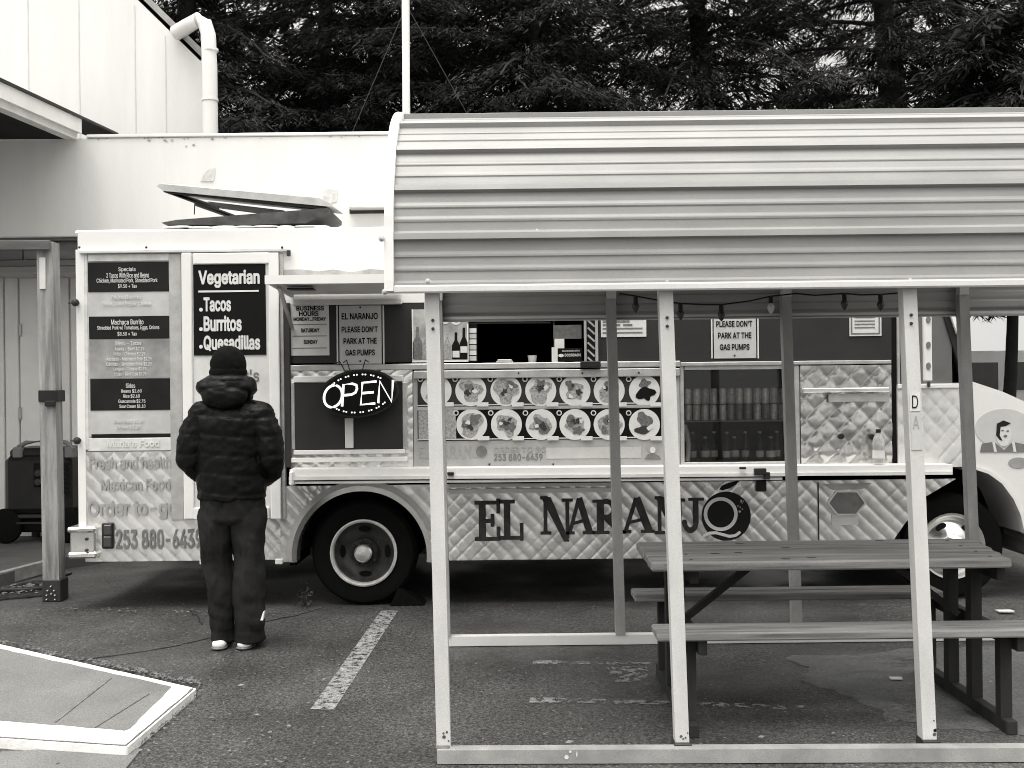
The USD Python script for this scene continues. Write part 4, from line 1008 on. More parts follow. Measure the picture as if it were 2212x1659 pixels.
for (st, ox) in ((O, -77), (Pp, -37), (E, 3), (Nn, 40)):
    tubeletter(st, ox, -24, 46, 'glowing_letter')
for k in range(7):
    for s in (1, -1):
        a = math.radians(90 * s + (k - 3) * 15.5 + 2)
        for d_ in (-0.045, 0.045):
            px_, pz_ = 68 * math.cos(a + d_), 40 * math.sin(a + d_)
            t = trimesh.creation.icosphere(1, 0.006)
            t.apply_translation([cx + (px_ * math.cos(rot) - pz_ * math.sin(rot)) / S, yo - 0.008, cz + (px_ * math.sin(rot) + pz_ * math.cos(rot)) / S])
            obj('bulb_dot', t, neon, op)
for (a, b) in (((745, 803), (722, 786)), ((755, 801), (742, 783)), ((782, 799), (796, 782))):
    A, B = un(*a, yo), un(*b, YT - 0.02)
    obj('hanging_cord', tube([(A[0], yo + 0.02, A[1]), ((A[0] + B[0]) / 2, YT - 0.06, max(A[1], B[1]) + 0.015), (B[0], YT - 0.02, B[1])], 0.004, 6), black_plastic, op)

# cans in the display window
canx, cany, canz = un(1486, 909, YT + .06)[0], YT + 0.045, zsh
rngc = np.random.default_rng(77)
pos = []
for k in range(12):
    for tier in range(2):
        pos.append((canx + k * 0.0605 + rngc.uniform(-0.003, 0.003), cany + rngc.uniform(0, 0.02), zsh + tier * 0.1135))
NUM = ['first', 'second', 'third', 'fourth', 'fifth', 'sixth', 'seventh', 'eighth', 'ninth', 'tenth', 'eleventh', 'twelfth']
def can_label(k):
    return f"{'upper' if k % 2 else 'lower'} grey drink can of the {NUM[k // 2]} pair from the left on the display shelf"
c0 = thing('drink_can', can_label(0), 'can', pos[0], 'cans on the display shelf')
o_ = np.array(pos[0])
obj('can_body', lathe([(0.0, 0), (0.021, 0.0), (0.026, 0.008), (0.026, 0.098), (0.021, 0.109)], o_, 'z', 16), canm, c0, 40)
obj('can_lid', lathe([(0.021, 0.109), (0.019, 0.1115), (0.0, 0.106)], o_, 'z', 16), chrome, c0, 40)
for p_ in pos[1:]:
    kk = pos.index(p_)
    dup(c0, p_, can_label(kk), 'cans on the display shelf')
protos = {}
for k in range(9):
    sq = k in (1, 4, 7)
    bpz = (un(1500 + k * 23, 997, YT + .1)[0] + rngc.uniform(-0.012, 0.012), YT + 0.06 + rngc.uniform(0, 0.1), zfl)
    lab = f"{'squat dark bottle with a pale label' if sq else 'slim dark glass bottle'}, {NUM[k]} from the left on the lower display shelf"
    if sq not in protos:
        b0 = protos[sq] = thing('drink_bottle', lab, 'bottle', bpz, 'bottles on the lower display shelf')
        o_ = np.array(bpz)
        hgt_ = 0.165 if sq else 0.20
        rr_ = 0.033 if sq else 0.027
        obj('bottle_glass', lathe([(0, 0), (rr_ * .9, 0), (rr_, 0.006), (rr_, hgt_ * .52), (rr_ * .75, hgt_ * .66), (0.012, hgt_ * .8), (0.011, hgt_), (0, hgt_)], o_, 'z', 14), bottlem, b0, 40)
        obj('bottle_label', lathe([(rr_ + .0004, 0.025), (rr_ + .001, 0.025), (rr_ + .001, 0.07), (rr_ + .0004, 0.07)], o_, 'z', 14), paper if sq else signface, b0, 40)
        obj('bottle_cap', lathe([(0.0115, hgt_ - .008), (0.013, hgt_ - .008), (0.013, hgt_ + .004), (0, hgt_ + .006)], o_, 'z', 10), offwhite, b0, 40)
    else:
        dup(protos[sq], bpz, lab, 'bottles on the lower display shelf')
# pale plastic bottle on the counter of the polished bay
pbx, pbz = un(1898, 999, 7.0)
pb = thing('squeeze_bottle', 'pale plastic bottle standing on the counter before the polished bay', 'bottle', (pbx, 7.0, pbz))
obj('bottle_body', lathe([(0, 0), (0.036, 0), (0.040, 0.01), (0.038, 0.07), (0.036, 0.09), (0.040, 0.13), (0.032, 0.17), (0.016, 0.2), (0.014, 0.21)], (pbx, 7.0, pbz), 'z', 18), M('pale_plastic', 0.4, 0.25, var=0.3, scale=20), pb, 40)
obj('bottle_cap', lathe([(0.017, 0.205), (0.018, 0.228), (0, 0.23)], (pbx, 7.0, pbz), 'z', 12), black_plastic, pb, 40)
obj('bottle_label', lathe([(0.0400, 0.03), (0.0408, 0.03), (0.0395, 0.085), (0.0385, 0.085)], (pbx, 7.0, pbz), 'z', 18), paper, pb, 40)
# small things on the window sill
x, z = un(1150, 783, YT + 0.1)
obj('paper_cup', lathe([(0, 0), (0.026, 0), (0.033, 0.05), (0.031, 0.05), (0.024, 0.006)], (x, YT + 0.1, z), 'z', 16), paper, smooth=40, label='small pale paper cup standing in the dark service window', cat='cup', loc=(x, YT + 0.1, z))
x, z = un(1090, 783, YT + 0.08)
tr_ = thing('napkin_tray', 'low pale napkin tray lying in the service window', 'tray', (x, YT + 0.08, z))
obj('tray_base', bx(x - 0.06, YT + 0.03, z, x + 0.06, YT + 0.13, z + 0.01, 0.002), alu, tr_)
obj('napkin', bx(x - 0.05, YT + 0.04, z + 0.0105, x + 0.05, YT + 0.12, z + 0.022, 0.004), paper, tr_)

# wheel chock and weed by the rear wheel
cx_, cy_ = G(872, 1313)
ck = thing('wheel_chock', 'dark wedge chock against the rear wheel', 'chock', (cx_, cy_, 0))
obj('wedge', hull(*[(cx_ + dx, cy_ + 0.06 + dy, z) for dy in (0, 0.16) for (dx, z) in ((-0.10, 0.002), (0.14, 0.002), (0.12, 0.02), (-0.02, 0.12), (-0.05, 0.12))]), rubber, ck)
obj('grip_ridge', [bx(cx_ - 0.1 + k * 0.05, cy_ + 0.05, 0.002, cx_ - 0.08 + k * 0.05, cy_ + 0.23, 0.012) for k in range(5)], rubber, ck)

def leaf_cloud(n, center, spread, size, seed, zspread):
    r = np.random.default_rng(seed)
    c = np.array(center) + r.normal(0, 1, (n, 3)) * np.array([*spread, zspread])
    c[:, 2] = np.abs(c[:, 2])
    a = r.normal(0, 1, (n, 3)); a /= np.linalg.norm(a, axis=1, keepdims=True)
    b = np.cross(a, r.normal(0, 1, (n, 3))); b /= np.linalg.norm(b, axis=1, keepdims=True)
    s = size * r.uniform(0.5, 1.3, (n, 1))
    V = np.stack([c - a * s, c + b * s * 0.45, c + a * s, c - b * s * 0.45], 1).reshape(-1, 3)
    i = np.arange(n)[:, None] * 4
    return trimesh.Trimesh(V, np.vstack([i + [0, 1, 2], i + [0, 2, 3]]), process=False)
wx_, wy_ = G(657, 1310)
wd = thing('weed', 'small leafy weed growing beside the rear tyre', 'weed', (wx_, wy_, 0))
obj('stem', [tube([(wx_, wy_, 0), (wx_ + 0.01 * k - 0.02, wy_ + 0.01, 0.08), (wx_ + 0.02 * k - 0.04, wy_, 0.13)], [0.003, 0.002, 0.001], 5) for k in range(4)], foliage, wd)
t = leaf_cloud(110, (wx_, wy_, 0.03), (0.028, 0.03), 0.014, 4, 0.055)
obj('leaves', t, M('weed_leaf', 0.04, 0.6, var=0.3), wd)

# leaf litter along the pad edges
litter = []
r = np.random.default_rng(21)
def along(a, b, n, w, size, seed):
    A, B = np.array(G(*a)), np.array(G(*b))
    rr = np.random.default_rng(seed)
    out = []
    for k in range(n):
        t_ = rr.uniform()
        q = A + (B - A) * t_ + rr.normal(0, w, 2)
        out.append((q[0], q[1], size * rr.uniform(0.4, 1.3), rr.uniform(0, 6.28), rr.uniform(-.4, .4)))
    return out
def flakes(L):
    V, Fc = [], []
    for (x, y, s, a, tl_) in L:
        c, s_ = math.cos(a), math.sin(a)
        i = len(V)
        for (p, q, h) in ((-1, 0, 0.2), (0, .5, 0.5), (1, 0, .25), (0, -.5, .1)):
            V.append((x + s * (p * c - q * s_), y + s * (p * s_ + q * c), 0.008 + s * (0.35 + h * 0.8 + tl_ * p * 0.5)))
        Fc += [[i, i + 1, i + 2], [i, i + 2, i + 3]]
    return trimesh.Trimesh(V, Fc, process=False)
obj('leaf_litter', flakes(along((0, 1390), (420, 1480), 380, 0.018, 0.011, 1) + along((430, 1490), (300, 1610), 170, 0.02, 0.012, 2) + along((200, 1434), (430, 1480), 230, 0.022, 0.013, 3)), leafdry, kind='stuff', label='dry leaf litter along the edges of the concrete pad')
obj('ground_debris', flakes(along((0, 1285), (95, 1268), 260, 0.08, 0.02, 5) + along((100, 1318), (640, 1330), 120, 0.05, 0.012, 6) + along((300, 1620), (700, 1640), 90, 0.2, 0.012, 7)), leafdry, kind='stuff', label='scattered leaf fragments on the asphalt')
obj('fallen_leaves', flakes([(*G(u, v), s * 0.6, a, 0.1) for (u, v, s, a) in ((520, 1722 / 1.0 * 0.0 + 1487, .03, .2), (515, 1722 * 0 + 1648, .0, 0), (700, 1473, .022, .5), (760, 1478, .016, 1.5), (965, 1452, .016, .2), (830, 1487, .012, 1), (555, 1550, .02, 0.4), (1230, 1612, .035, 0.3), (1645, 1600, .03, 0.2), (1990, 1470, .02, .3), (1730, 1535, .035, .2), (1800, 1590, .02, .5), (2140, 1478, .02, .3))]), leafpale, kind='stuff', label='single pale fallen leaves lying on the asphalt')
x, y = G(1935, 1470)
obj('paper_scrap', flat(wobble(Polygon([(x - .03, y - .02), (x + .035, y - .018), (x + .04, y + .02), (x - .03, y + .02)]), 0.02, 3, 0.02), 0.014, 0.005), paper, label='white crumpled paper scrap on the ground under the picnic table', cat='litter', loc=(x, y, 0))
x, y = G(1480, 1520)
x, y = G(2170, 1325)
obj('paper_scrap', flat(wobble(Polygon([(x - .05, y - .03), (x + .06, y - .03), (x + .05, y + .03), (x - .05, y + .03)]), 0.03, 6, 0.02), 0.02, 0.006), paper, label='white scrap on the ground behind the right end of the table', cat='litter', loc=(x, y, 0))
# cable on the ground at the left
obj('ground_cable', tube([(-5.2, 8.0, 0.13), (-4.6, 7.85, 0.14), (-4.2, 7.75, 0.09), (-3.95, 7.7, 0.03), (-3.7, 7.75, 0.02), (-3.5, 7.9, 0.02)], 0.022, 8), black_plastic, smooth=50, label='black cable trailing off the porch slab', cat='cable')

# ------------------------------------------------------------------ generator
gy = 9.55
gx0, gz0 = un(75, 1150, gy)
gen = thing('generator', 'dark portable generator with carry handle beside the timber post', 'generator', (gx0, gy + 0.25, SZ))
def gb(u0, v0, u1, v1, y, d, b): return pbox(u0, v0, u1, v1, y, d, b)
obj('casing', gb(6, 985, 152, 1110, gy, 0.5, 0.05), black_plastic, gen)
obj('casing_top', gb(18, 968, 150, 990, gy + 0.03, 0.44, 0.03), black_plastic, gen)
obj('handle', tube([(un(u, v, gy)[0], gy + 0.06, un(u, v, gy)[1]) for (u, v) in ((32, 985), (34, 966), (50, 957), (100, 952), (138, 957), (150, 968), (152, 985))], 0.022, 10), plastic_grey, gen, 50)
for u in (36, 148):
    obj('handle_mount', gb(u - 10, 966, u + 10, 990, gy + 0.0, 0.1, 0.012), plastic_grey, gen)
cp = obj('control_panel', gb(72, 1000, 105, 1052, gy - 0.012, 0.02, 0.006), interior, gen)
obj('dial', [lathe([(0, -0.02), (0.03, -0.018), (0.035, 0)], (un(84, v, gy)[0], gy - 0.012, un(84, v, gy)[1]), 'y', 14) for v in (1022, 1041)], steel_dark, cp, 40)
obj('vent_panel', [gb(130, 1000 + k * 10, 150, 1006 + k * 10, gy - 0.008, 0.01, 0.001) for k in range(7)], interior, gen)
obj('frame', [gb(4, 1112, 150, 1120, gy - 0.005, 0.5, 0.01), gb(20, 1128, 146, 1132, gy - 0.02, 0.02, 0.004)], steel_dark, gen)
obj('engine_block', gb(26, 1120, 140, 1150, gy + 0.05, 0.35, 0.02), interior, gen)
for u in (10, 150):
    wxz = un(u, 1128, gy)
    obj('wheel', lathe([(0, -0.005), (0.10, -0.005), (0.155, 0.01), (0.165, 0.035), (0.155, 0.06), (0, 0.06)], (wxz[0] + (0 if u < 80 else -0.02), gy - 0.02, SZ + 0.165), 'y', 28), rubber, gen, 40)
x_, z_ = un(18, 1120, gy)
obj('foot', bx(gx0 - 0.22, gy + 0.4, SZ, gx0 - 0.16, gy + 0.46, SZ + 0.12), steel_dark, gen)
obj('foot', bx(gx0 + 0.16, gy + 0.4, SZ, gx0 + 0.22, gy + 0.46, SZ + 0.12), steel_dark, gen)

# ------------------------------------------------------------------ metal canopy
can = thing('metal_canopy', 'pale corrugated metal carport canopy over the picnic table', 'canopy', (1.2, 5.1, 0))
YF, YR = 4.17, 6.07
yc = (YF + YR) / 2
xl, xr = un(838, 640, YF)[0], 3.15
zbot = un(900, 631, YF)[1]
# base profile (front half), as (y, z)
from scipy.interpolate import CubicSpline
KN = np.array([(YF, 0), (4.183, 0.2), (4.212, 0.40), (4.25, 0.495), (4.30, 0.585), (4.36, 0.666), (4.44, 0.735), (4.53, 0.788), (4.62, 0.826), (4.74, 0.860), (4.86, 0.884), (yc, 0.925)])
KN[:, 1] += zbot
tk = np.r_[0, np.cumsum(np.linalg.norm(np.diff(KN, axis=0), axis=1))]
P0 = [tuple(q) for q in CubicSpline(tk, KN)(np.linspace(0, tk[-1], 60))]
P0[-1] = (yc, P0[-1][1])
half = LineString(P0)
full = LineString(P0 + [(2 * yc - y, z) for (y, z) in P0[-2::-1]])
def ribs(s):
    "rib height at the distance s from the lower edge"
    k = s % 0.2055
    h = 0.0
    def trap(c, w0, w1, hh):
        d = k - c
        up, dn = w1, w0
        if -dn <= d <= up:
            return hh
        if d > up:
            return hh * max(0, 1 - (d - up) / 0.014)
        return hh * max(0, 1 - (-dn - d) / 0.003)
    h = max(trap(0.022, 0.012, 0.012, 0.021), trap(0.092, 0.005, 0.004, 0.005), trap(0.150, 0.005, 0.004, 0.005))
    return h
L = full.length
ss = set(np.linspace(0, L, 400))
for k in range(int(L / 0.2055) + 1):
    for d in (0.0065, 0.010, 0.0105, 0.034, 0.0345, 0.048, 0.083, 0.086, 0.098, 0.112, 0.141, 0.144, 0.156, 0.170):
        if k * 0.2055 + d < L:
            ss.add(k * 0.2055 + d)
ss = np.array(sorted(ss))
top, bot = [], []
for s in ss:
    q = np.array(full.interpolate(s).coords[0]); q2 = np.array(full.interpolate(min(L, s + 0.004)).coords[0]); q1 = np.array(full.interpolate(max(0, s - 0.004)).coords[0])
    tdir = (q2 - q1) / np.linalg.norm(q2 - q1)
    nrm = np.array([-tdir[1], tdir[0]])
    sp = s if s <= L / 2 else L - s
    hh = ribs(sp)
    top.append(q + nrm * hh); bot.append(q + nrm * (hh - 0.0025))
top, bot = np.array(top), np.array(bot)
def extrude_strip(top, bot, x0, x1, i0, i1):
    "closed sheet between profile points i0..i1"
    a, b = top[i0:i1 + 1], bot[i0:i1 + 1]
    ring = np.vstack([a, b[::-1]])
    n = len(ring)
    V = np.vstack([np.c_[np.full(n, x0), ring], np.c_[np.full(n, x1), ring]])
    i = np.arange(n); j = (i + 1) % n
    Fc = [np.c_[i, j, j + n], np.c_[i, j + n, i + n]]
    m = len(a)
    k = np.arange(m - 1)
    Fc += [np.c_[k, n - 1 - k, k + 1], np.c_[k + 1, n - 1 - k, n - 2 - k]]
    Fc += [np.c_[k, k + 1, n - 1 - k] + n, np.c_[k + 1, n - 2 - k, n - 1 - k] + n]
    t = trimesh.Trimesh(V, np.vstack(Fc), process=False)
    return t
# panels of about 0.62 m each, lapped at a large rib
cuts = [0]
for k in range(1, 20):
    s = k * 0.411
    if s < L - 0.2:
        cuts.append(int(np.searchsorted(ss, s)))
cuts.append(len(ss) - 1)
for a, b in zip(cuts[:-1], cuts[1:]):
    t = extrude_strip(top, bot, xl, xr, a, b)
    t.fix_normals()
    obj('roof_panel', t, galv, can)
# end trim following the profile
for (x0_, x1_) in ((xl - 0.004, xl + 0.026), (xr - 0.03, xr + 0.004)):
    tt = []
    for s in np.linspace(0, L, 70):
        q = np.array(full.interpolate(s).coords[0]); q2 = np.array(full.interpolate(min(L, s + 0.02)).coords[0]); q1 = np.array(full.interpolate(max(0, s - 0.02)).coords[0])
        d = (q2 - q1) / np.linalg.norm(q2 - q1)
        tt.append((q + np.array([-d[1], d[0]]) * 0.028, q - np.array([-d[1], d[0]]) * 0.012))
    A_, B_ = np.array([t[0] for t in tt]), np.array([t[1] for t in tt])
    t = extrude_strip(A_, B_, x0_ - 0.008 if x0_ < 0 else x0_, x1_, 0, len(A_) - 1)
    t.fix_normals()
    obj('end_trim', t, white, can)
obj('bottom_trim', bx(xl + 0.027, YF - 0.030, zbot - 0.006, xr - 0.03, YF - 0.004, zbot + 0.026, 0.006), M('trim_paint', 0.6, 0.45, var=0.06), can)
obj('bottom_trim', bx(xl + 0.027, YR + 0.004, zbot - 0.006, xr - 0.03, YR + 0.03, zbot + 0.026, 0.006), M('trim_paint_rear', 0.6, 0.45, var=0.06), can)
# screws
def screw(u, v, y):
    x, z = un(u, v, y)
    obj('screw', lathe([(0, -0.013), (0.006, -0.012), (0.008, -0.006), (0.008, 0.004), (0.013, 0.005), (0.013, 0.008)], (x, y, z), 'y', 12), M('screw_head', 0.55, 0.3, 0.6) if 'scr' not in globals() else scr, can, 40)
scr = M('screw_head', 0.6, 0.3, 0.5)
for u, v in ((924, 608), (1440, 609), (1964, 604)):
    screw(u, v, YF - 0.008)
for u, v in ((824, 515), (831, 630)):
    screw(u, v, YF - 0.022)
for u, v, yy in ((917, 345, 4.36), (1415, 317, 4.42), (1160, 500, YF + 0.012), (1700, 498, YF + 0.012)):
    screw(u, v, yy)
# posts
W = 0.057
PZT = zbot + 0.13
rear_shaded = M('rear_post_shaded_paint', 0.34, 0.6, var=0.25, scale=6, grain=0.12, stretch=(1, 1, 0.4))  # darker copy of the post paint, the roof shade put into its colour
def post(u0, v0, u1, v1, yfront, ztop=None, zb=0.06, name='post'):
    (xa, za), (xb, zb_) = un(u0, v0, yfront), un(u1, v1, yfront)
    sl = (xa - xb) / (za - zb_)
    za2 = ztop or za
    xt = xb + sl * (za2 - zb_); xb2 = xb + sl * (zb - zb_)
    t = hull(*[(x + dx, yfront + dy, z) for (x, z) in ((xt, za2), (xb2, zb)) for dx in (-W / 2, W / 2) for dy in (0, W)])
    obj(name, t, rear_shaded if yfront > 5 else tube_paint, can)
    return xt, za2, xb2
pf = []
for (u0, v0, u1, v1) in ((933, 640, 958, 1612), (1439, 640, 1474, 1605), (1966, 640, 2009, 1605), (2490, 640, 2540, 1605)):
    pf.append(post(u0, v0, u1, v1, YF + 0.012, PZT))
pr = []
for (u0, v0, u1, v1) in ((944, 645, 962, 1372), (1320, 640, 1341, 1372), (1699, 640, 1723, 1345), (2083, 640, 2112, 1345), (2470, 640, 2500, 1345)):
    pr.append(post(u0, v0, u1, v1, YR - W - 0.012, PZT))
# rafter bows from post to post
for k, (xt, zt, xb) in enumerate(pf):
    P_ = []
    for s in np.linspace(0.12, L - 0.12, 30):
        q = np.array(full.interpolate(s).coords[0]); q2 = np.array(full.interpolate(s + 0.02).coords[0])
        d = (q2 - q) / np.linalg.norm(q2 - q)
        q = q - np.array([-d[1], d[0]]) * 0.042
        P_.append((xt + (pr[k][0] - xt) * s / L, q[0], q[1]))
    obj('rafter_bow', [bar(a, b, 0.055, 0.055) for a, b in zip(P_[:-1], P_[1:])], tube_paint, can)
# base rails
fl0, fl1 = G(944, 1622, 0.058), G(2215, 1617, 0.058)
def rail(x0, y0, x1, y1, name='base_rail', mat=tube_paint):
    obj(name, hull(*[(x, y + dy, z) for (x, y) in ((x0, y0), (x1, y1)) for dy in (0, W) for z in (0.004, 0.060)]), mat, can)
sl = (fl1[1] - fl0[1]) / (fl1[0] - fl0[0])
rail(fl0[0], fl0[1], 3.2, fl0[1] + sl * (3.2 - fl0[0]), mat=M('weathered_rail', 0.30, 0.55, var=0.22, scale=6, grain=0.12))
print('front rail', fl0, fl1)
rl0, rl1 = G(968, 1378, 0.058), G(2212, 1386, 0.058)
rl0, rl1 = G(968, 1377, 0.058), G(2212, 1385, 0.058)
rail(rl0[0], YR - W - 0.006, 3.2, YR - W - 0.006, mat=white)
for (u, x_) in ((1474, pf[1][2]), (2009, pf[2][2]), (2540, pf[3][2])):
    obj('post_sleeve', bx(x_ - 0.036, YF - 0.008, 0.005, x_ + 0.036, YF + 0.07, 0.068, 0.003), steel_dark, can)
obj('post_sleeve', bx(pf[0][2] - 0.031, YF - 0.008, 0.004, pf[0][2] + 0.026, YF + 0.066, 0.066, 0.003), M('rusty_sleeve', 0.12, 0.7, var=0.4, scale=20), can)
for (xt, zt, xb) in pf:
    for dz in (0.025, 0.06):
        obj('post_screw', lathe([(0, -0.006), (0.006, -0.005), (0.007, 0)], (xt + 0.002 + (xb - xt) * 0.1, YF + 0.0115, zt - 0.22 - dz), 'y', 8), steel_dark, can)
# letter stickers on the right front post
yl = YF + 0.011
for k, (s, v, mm, bm_) in enumerate((('D', 868, letterdark, paper), ('A', 912, letterpale, tube_paint), (None, 952, None, paper))):
    uu = 1966 + (v - 640) * (2009 - 1966) / 965
    st_ = obj('letter_sticker', pbox(uu - 11, v - 20, uu + 12, v + 20, yl - 0.0015, 0.0012), bm_ if s == 'D' else signface, can)
    if s:
        obj('sticker_letter', text(s, uu - 6, v - 14, uu + 7, v + 14, yl - 0.0018, False, 0.001), mm, st_)

rustm = M('rust_stain', 0.07, 0.9, var=0.6, scale=40)
rngr = np.random.default_rng(41)
for xb_ in [p[2] for p in pf[:3]]:
    for k in range(4):
        cx_, cz_ = xb_ + rngr.uniform(-0.022, 0.022), 0.075 + abs(rngr.normal(0, 0.035))
        g = wobble(Point(cx_, cz_).buffer(rngr.uniform(0.003, 0.008)), 0.012, 60 + k, 0.006).intersection(sbox(xb_ - 0.027, 0.066, xb_ + 0.027, 0.4))
        if g.area > 1e-6:
            obj('rust_spot', prism(g, YF + 0.0108, YF + 0.0125), rustm, can)
for (u, v, w_, h_) in ((1224, 1636, 9, 9), (1232, 1624, 6, 5), (1246, 1630, 3, 12)):
    yy_ = fl0[1] + sl * (un(u, v, 4.14)[0] - fl0[0])
    obj('paint_drip', disc(u, v, w_ / 2, yy_ - 0.0015, 0.0025, 14, h_ / 2), offwhite, can)
# string lights
sl_ = thing('string_lights', 'dark string of small bulbs hung under the rear edge of the canopy', 'string lights', (1.2, 5.75, 1.95))
ys = 5.85
cab = [(1338, 634), (1375, 640), (1440, 652), (1475, 656), (1520, 658), (1560, 658), (1620, 650), (1665, 640), (1720, 634), (1760, 638), (1824, 634), (1860, 637), (1902, 636), (1960, 632)]
obj('cable', tube([(un(u, v, ys)[0], ys, un(u, v, ys)[1]) for u, v in cab], 0.005, 6), black_plastic, sl_)
for (u, v, lit) in ((1373, 640, 0), (1470, 656, 0), (1558, 658, 0), (1665, 642, 1), (1824, 634, 0), (1902, 636, 0)):
    x, z = un(u, v, ys)
    sk = obj('socket', lathe([(0.0, 0.004), (0.013, 0.0), (0.014, -0.035), (0.0, -0.036)], (x, ys, z), 'z', 10), black_plastic, sl_, 40)
    obj('bulb', lathe([(0.010, -0.034), (0.020, -0.05), (0.021, -0.062), (0.013, -0.085), (0.0, -0.098)], (x, ys, z), 'z', 12), lampm if lit else bulbdark, sl_, 40)

# ------------------------------------------------------------------ picnic table
tb = thing('picnic_table', 'grey wooden picnic table with dark frame under the metal canopy', 'picnic table', (1.45, 4.9, 0))
ztop = 0.745
near, far = 4.53, 5.13
nb = 4
for k in range(nb):
    y0 = near + (far - near) * k / nb + 0.003; y1 = near + (far - near) * (k + 1) / nb - 0.003
    xa = 0.612 + 0.004 * (k % 2); xb = 2.205 + 0.11 * (k + 0.5) / nb
    obj('tabletop_plank', bx(xa, y0, ztop - 0.042, xb, y1, ztop, 0.008), woodtop, tb)
for (y0, n_, x0, x1) in ((4.40, 2, 0.615, 2.32), (5.20, 2, 0.615, 2.2)):
    for k in range(n_):
        obj('seat_plank', bx(x0, y0 + k * 0.093, 0.425, x1, y0 + k * 0.093 + 0.089, 0.462, 0.007), woodtop, tb)
for xf in (0.745, 2.13):
    wl = 0.05
    obj('leg', bx(xf, 4.75, 0.06, xf + wl, 4.81, ztop - 0.043), wooddark, tb)
    obj('leg', bx(xf, 5.0, 0.06, xf + wl, 5.06, ztop - 0.043), wooddark, tb)
    obj('leg', bx(xf, 4.47, 0.06, xf + wl, 4.52, 0.424), wooddark, tb)
    obj('leg', bx(xf, 5.27, 0.06, xf + wl, 5.32, 0.424), wooddark, tb)
    obj('skid', bx(xf, 4.42, 0.0, xf + wl, 5.40, 0.059, 0.004), wooddark, tb)
    obj('cross_bearer', bx(xf + wl + 0.001, 4.42, 0.36, xf + wl + 0.04, 5.38, 0.424, 0.003), wooddark, tb)
    obj('table_bearer', bx(xf + wl + 0.001, 4.6, ztop - 0.11, xf + wl + 0.04, 5.08, ztop - 0.043, 0.003), wooddark, tb)
rngk = np.random.default_rng(8)
for (bx_, by_) in ((0.80, 4.60), (0.80, 4.74), (0.80, 4.9), (0.80, 5.05), (2.15, 4.60), (2.15, 4.74), (2.15, 4.9), (2.15, 5.05)):
    obj('bolt', lathe([(0.009, 0), (0.008, 0.002), (0, 0.003)], (bx_, by_, ztop), 'z', 8), steel_dark, tb)
for k in range(7):
    kx, ky = rngk.uniform(0.8, 2.1), near + 0.15 * rngk.integers(0, 4) + rngk.uniform(0.04, 0.11)
    g = wobble(Point(kx, ky).buffer(0.012), 0.012, 80 + k, 0.006)
    from shapely import affinity as aff
    obj('knot', flat(aff.scale(g, 1.8, 0.7), ztop + 0.0012, 0.001), wooddark, tb)
obj('brace', bar((1.18, 4.9, ztop - 0.05), (0.83, 4.9, 0.42), 0.04, 0.03), wooddark, tb)
obj('brace', bar((1.78, 4.9, ztop - 0.05), (2.13, 4.9, 0.42), 0.04, 0.03), wooddark, tb)

# ------------------------------------------------------------------ person
pxw, pyw = un(505, 1397, 6.07)[0], 6.07
per = thing('person', 'person in a black hooded puffer jacket, beanie and wide dark trousers facing the door', 'person', (pxw, pyw, 0))
def chain(joints):
    out = []
    for (a, ra), (b, rb) in zip(joints[:-1], joints[1:]):
        sa = m3.Manifold.sphere(ra, 20).translate(a); sb = m3.Manifold.sphere(rb, 20).translate(b)
        out.append(m3.Manifold.batch_hull([sa, sb]))
    return out
def ell(c, r, n=28):
    return m3.Manifold.sphere(1.0, n).scale(r).translate(c)
def finish(ms, res, it, disp=None):
    u = ms[0]
    for m in ms[1:]:
        u = u + m
    u = u.refine_to_length(res)
    t = tm(u)
    t = trimesh.Trimesh(t.vertices, t.faces, process=True)
    trimesh.smoothing.filter_taubin(t, lamb=0.5, nu=0.52, iterations=it)
    if disp is not None:
        nrm = t.vertex_normals
        t.vertices = t.vertices + nrm * disp(np.array(t.vertices))[:, None]
    t.apply_translation([pxw, pyw, 0])
    return t
# body (forward is +y)
body = [ell((0, 0, 0.98), (0.15, 0.10, 0.14)), m3.Manifold.batch_hull([ell((0, 0, 0.98), (0.14, 0.09, 0.1)), ell((0, 0, 1.32), (0.16, 0.1, 0.1))])]
body += chain([((0, 0.0, 1.40), 0.07), ((0, 0.01, 1.52), 0.055), ((0, 0.02, 1.60), 0.055)])
body += [ell((-0.005, 0.03, 1.665), (0.075, 0.092, 0.11)), ell((-0.005, 0.122, 1.64), (0.014, 0.02, 0.022)), ell((-0.005, 0.095, 1.595), (0.045, 0.03, 0.04)), ell((-0.083, 0.03, 1.655), (0.012, 0.02, 0.03)), ell((0.073, 0.03, 1.655), (0.012, 0.02, 0.03)), ell((-0.035, 0.108, 1.668), (0.014, 0.01, 0.008)), ell((0.025, 0.108, 1.668), (0.014, 0.01, 0.008))]
for s in (-1, 1):
    body += chain([((s * 0.16, 0, 1.39), 0.05), ((s * 0.235, 0.0, 1.13), 0.04), ((s * 0.15, 0.18, 1.01), 0.03)])
    body += chain([((s * 0.15, 0.18, 1.01), 0.03), ((s * 0.09, 0.20, 0.985), 0.035)])
    for k in range(4):
        body += chain([((s * 0.09, 0.19 + 0.012 * k - 0.01, 0.985 + 0.016 * k - 0.02), 0.009), ((s * 0.045, 0.2, 0.975 + 0.016 * k - 0.02), 0.008), ((s * 0.02, 0.185, 0.965 + 0.016 * k - 0.02), 0.0075)])
    body += chain([((s * 0.11, 0.21, 1.0), 0.011), ((s * 0.085, 0.225, 1.025), 0.010), ((s * 0.06, 0.222, 1.03), 0.008)])
    body += chain([((s * 0.09, 0, 0.92), 0.085), ((s * 0.085, 0.01, 0.5), 0.055), ((s * 0.08, -0.01, 0.1), 0.036)])
    body += chain([((s * 0.08, -0.02, 0.06), 0.032), ((s * 0.09, 0.15, 0.04), 0.026)])
obj('body', finish(body, 0.012, 6), skin, per, True)
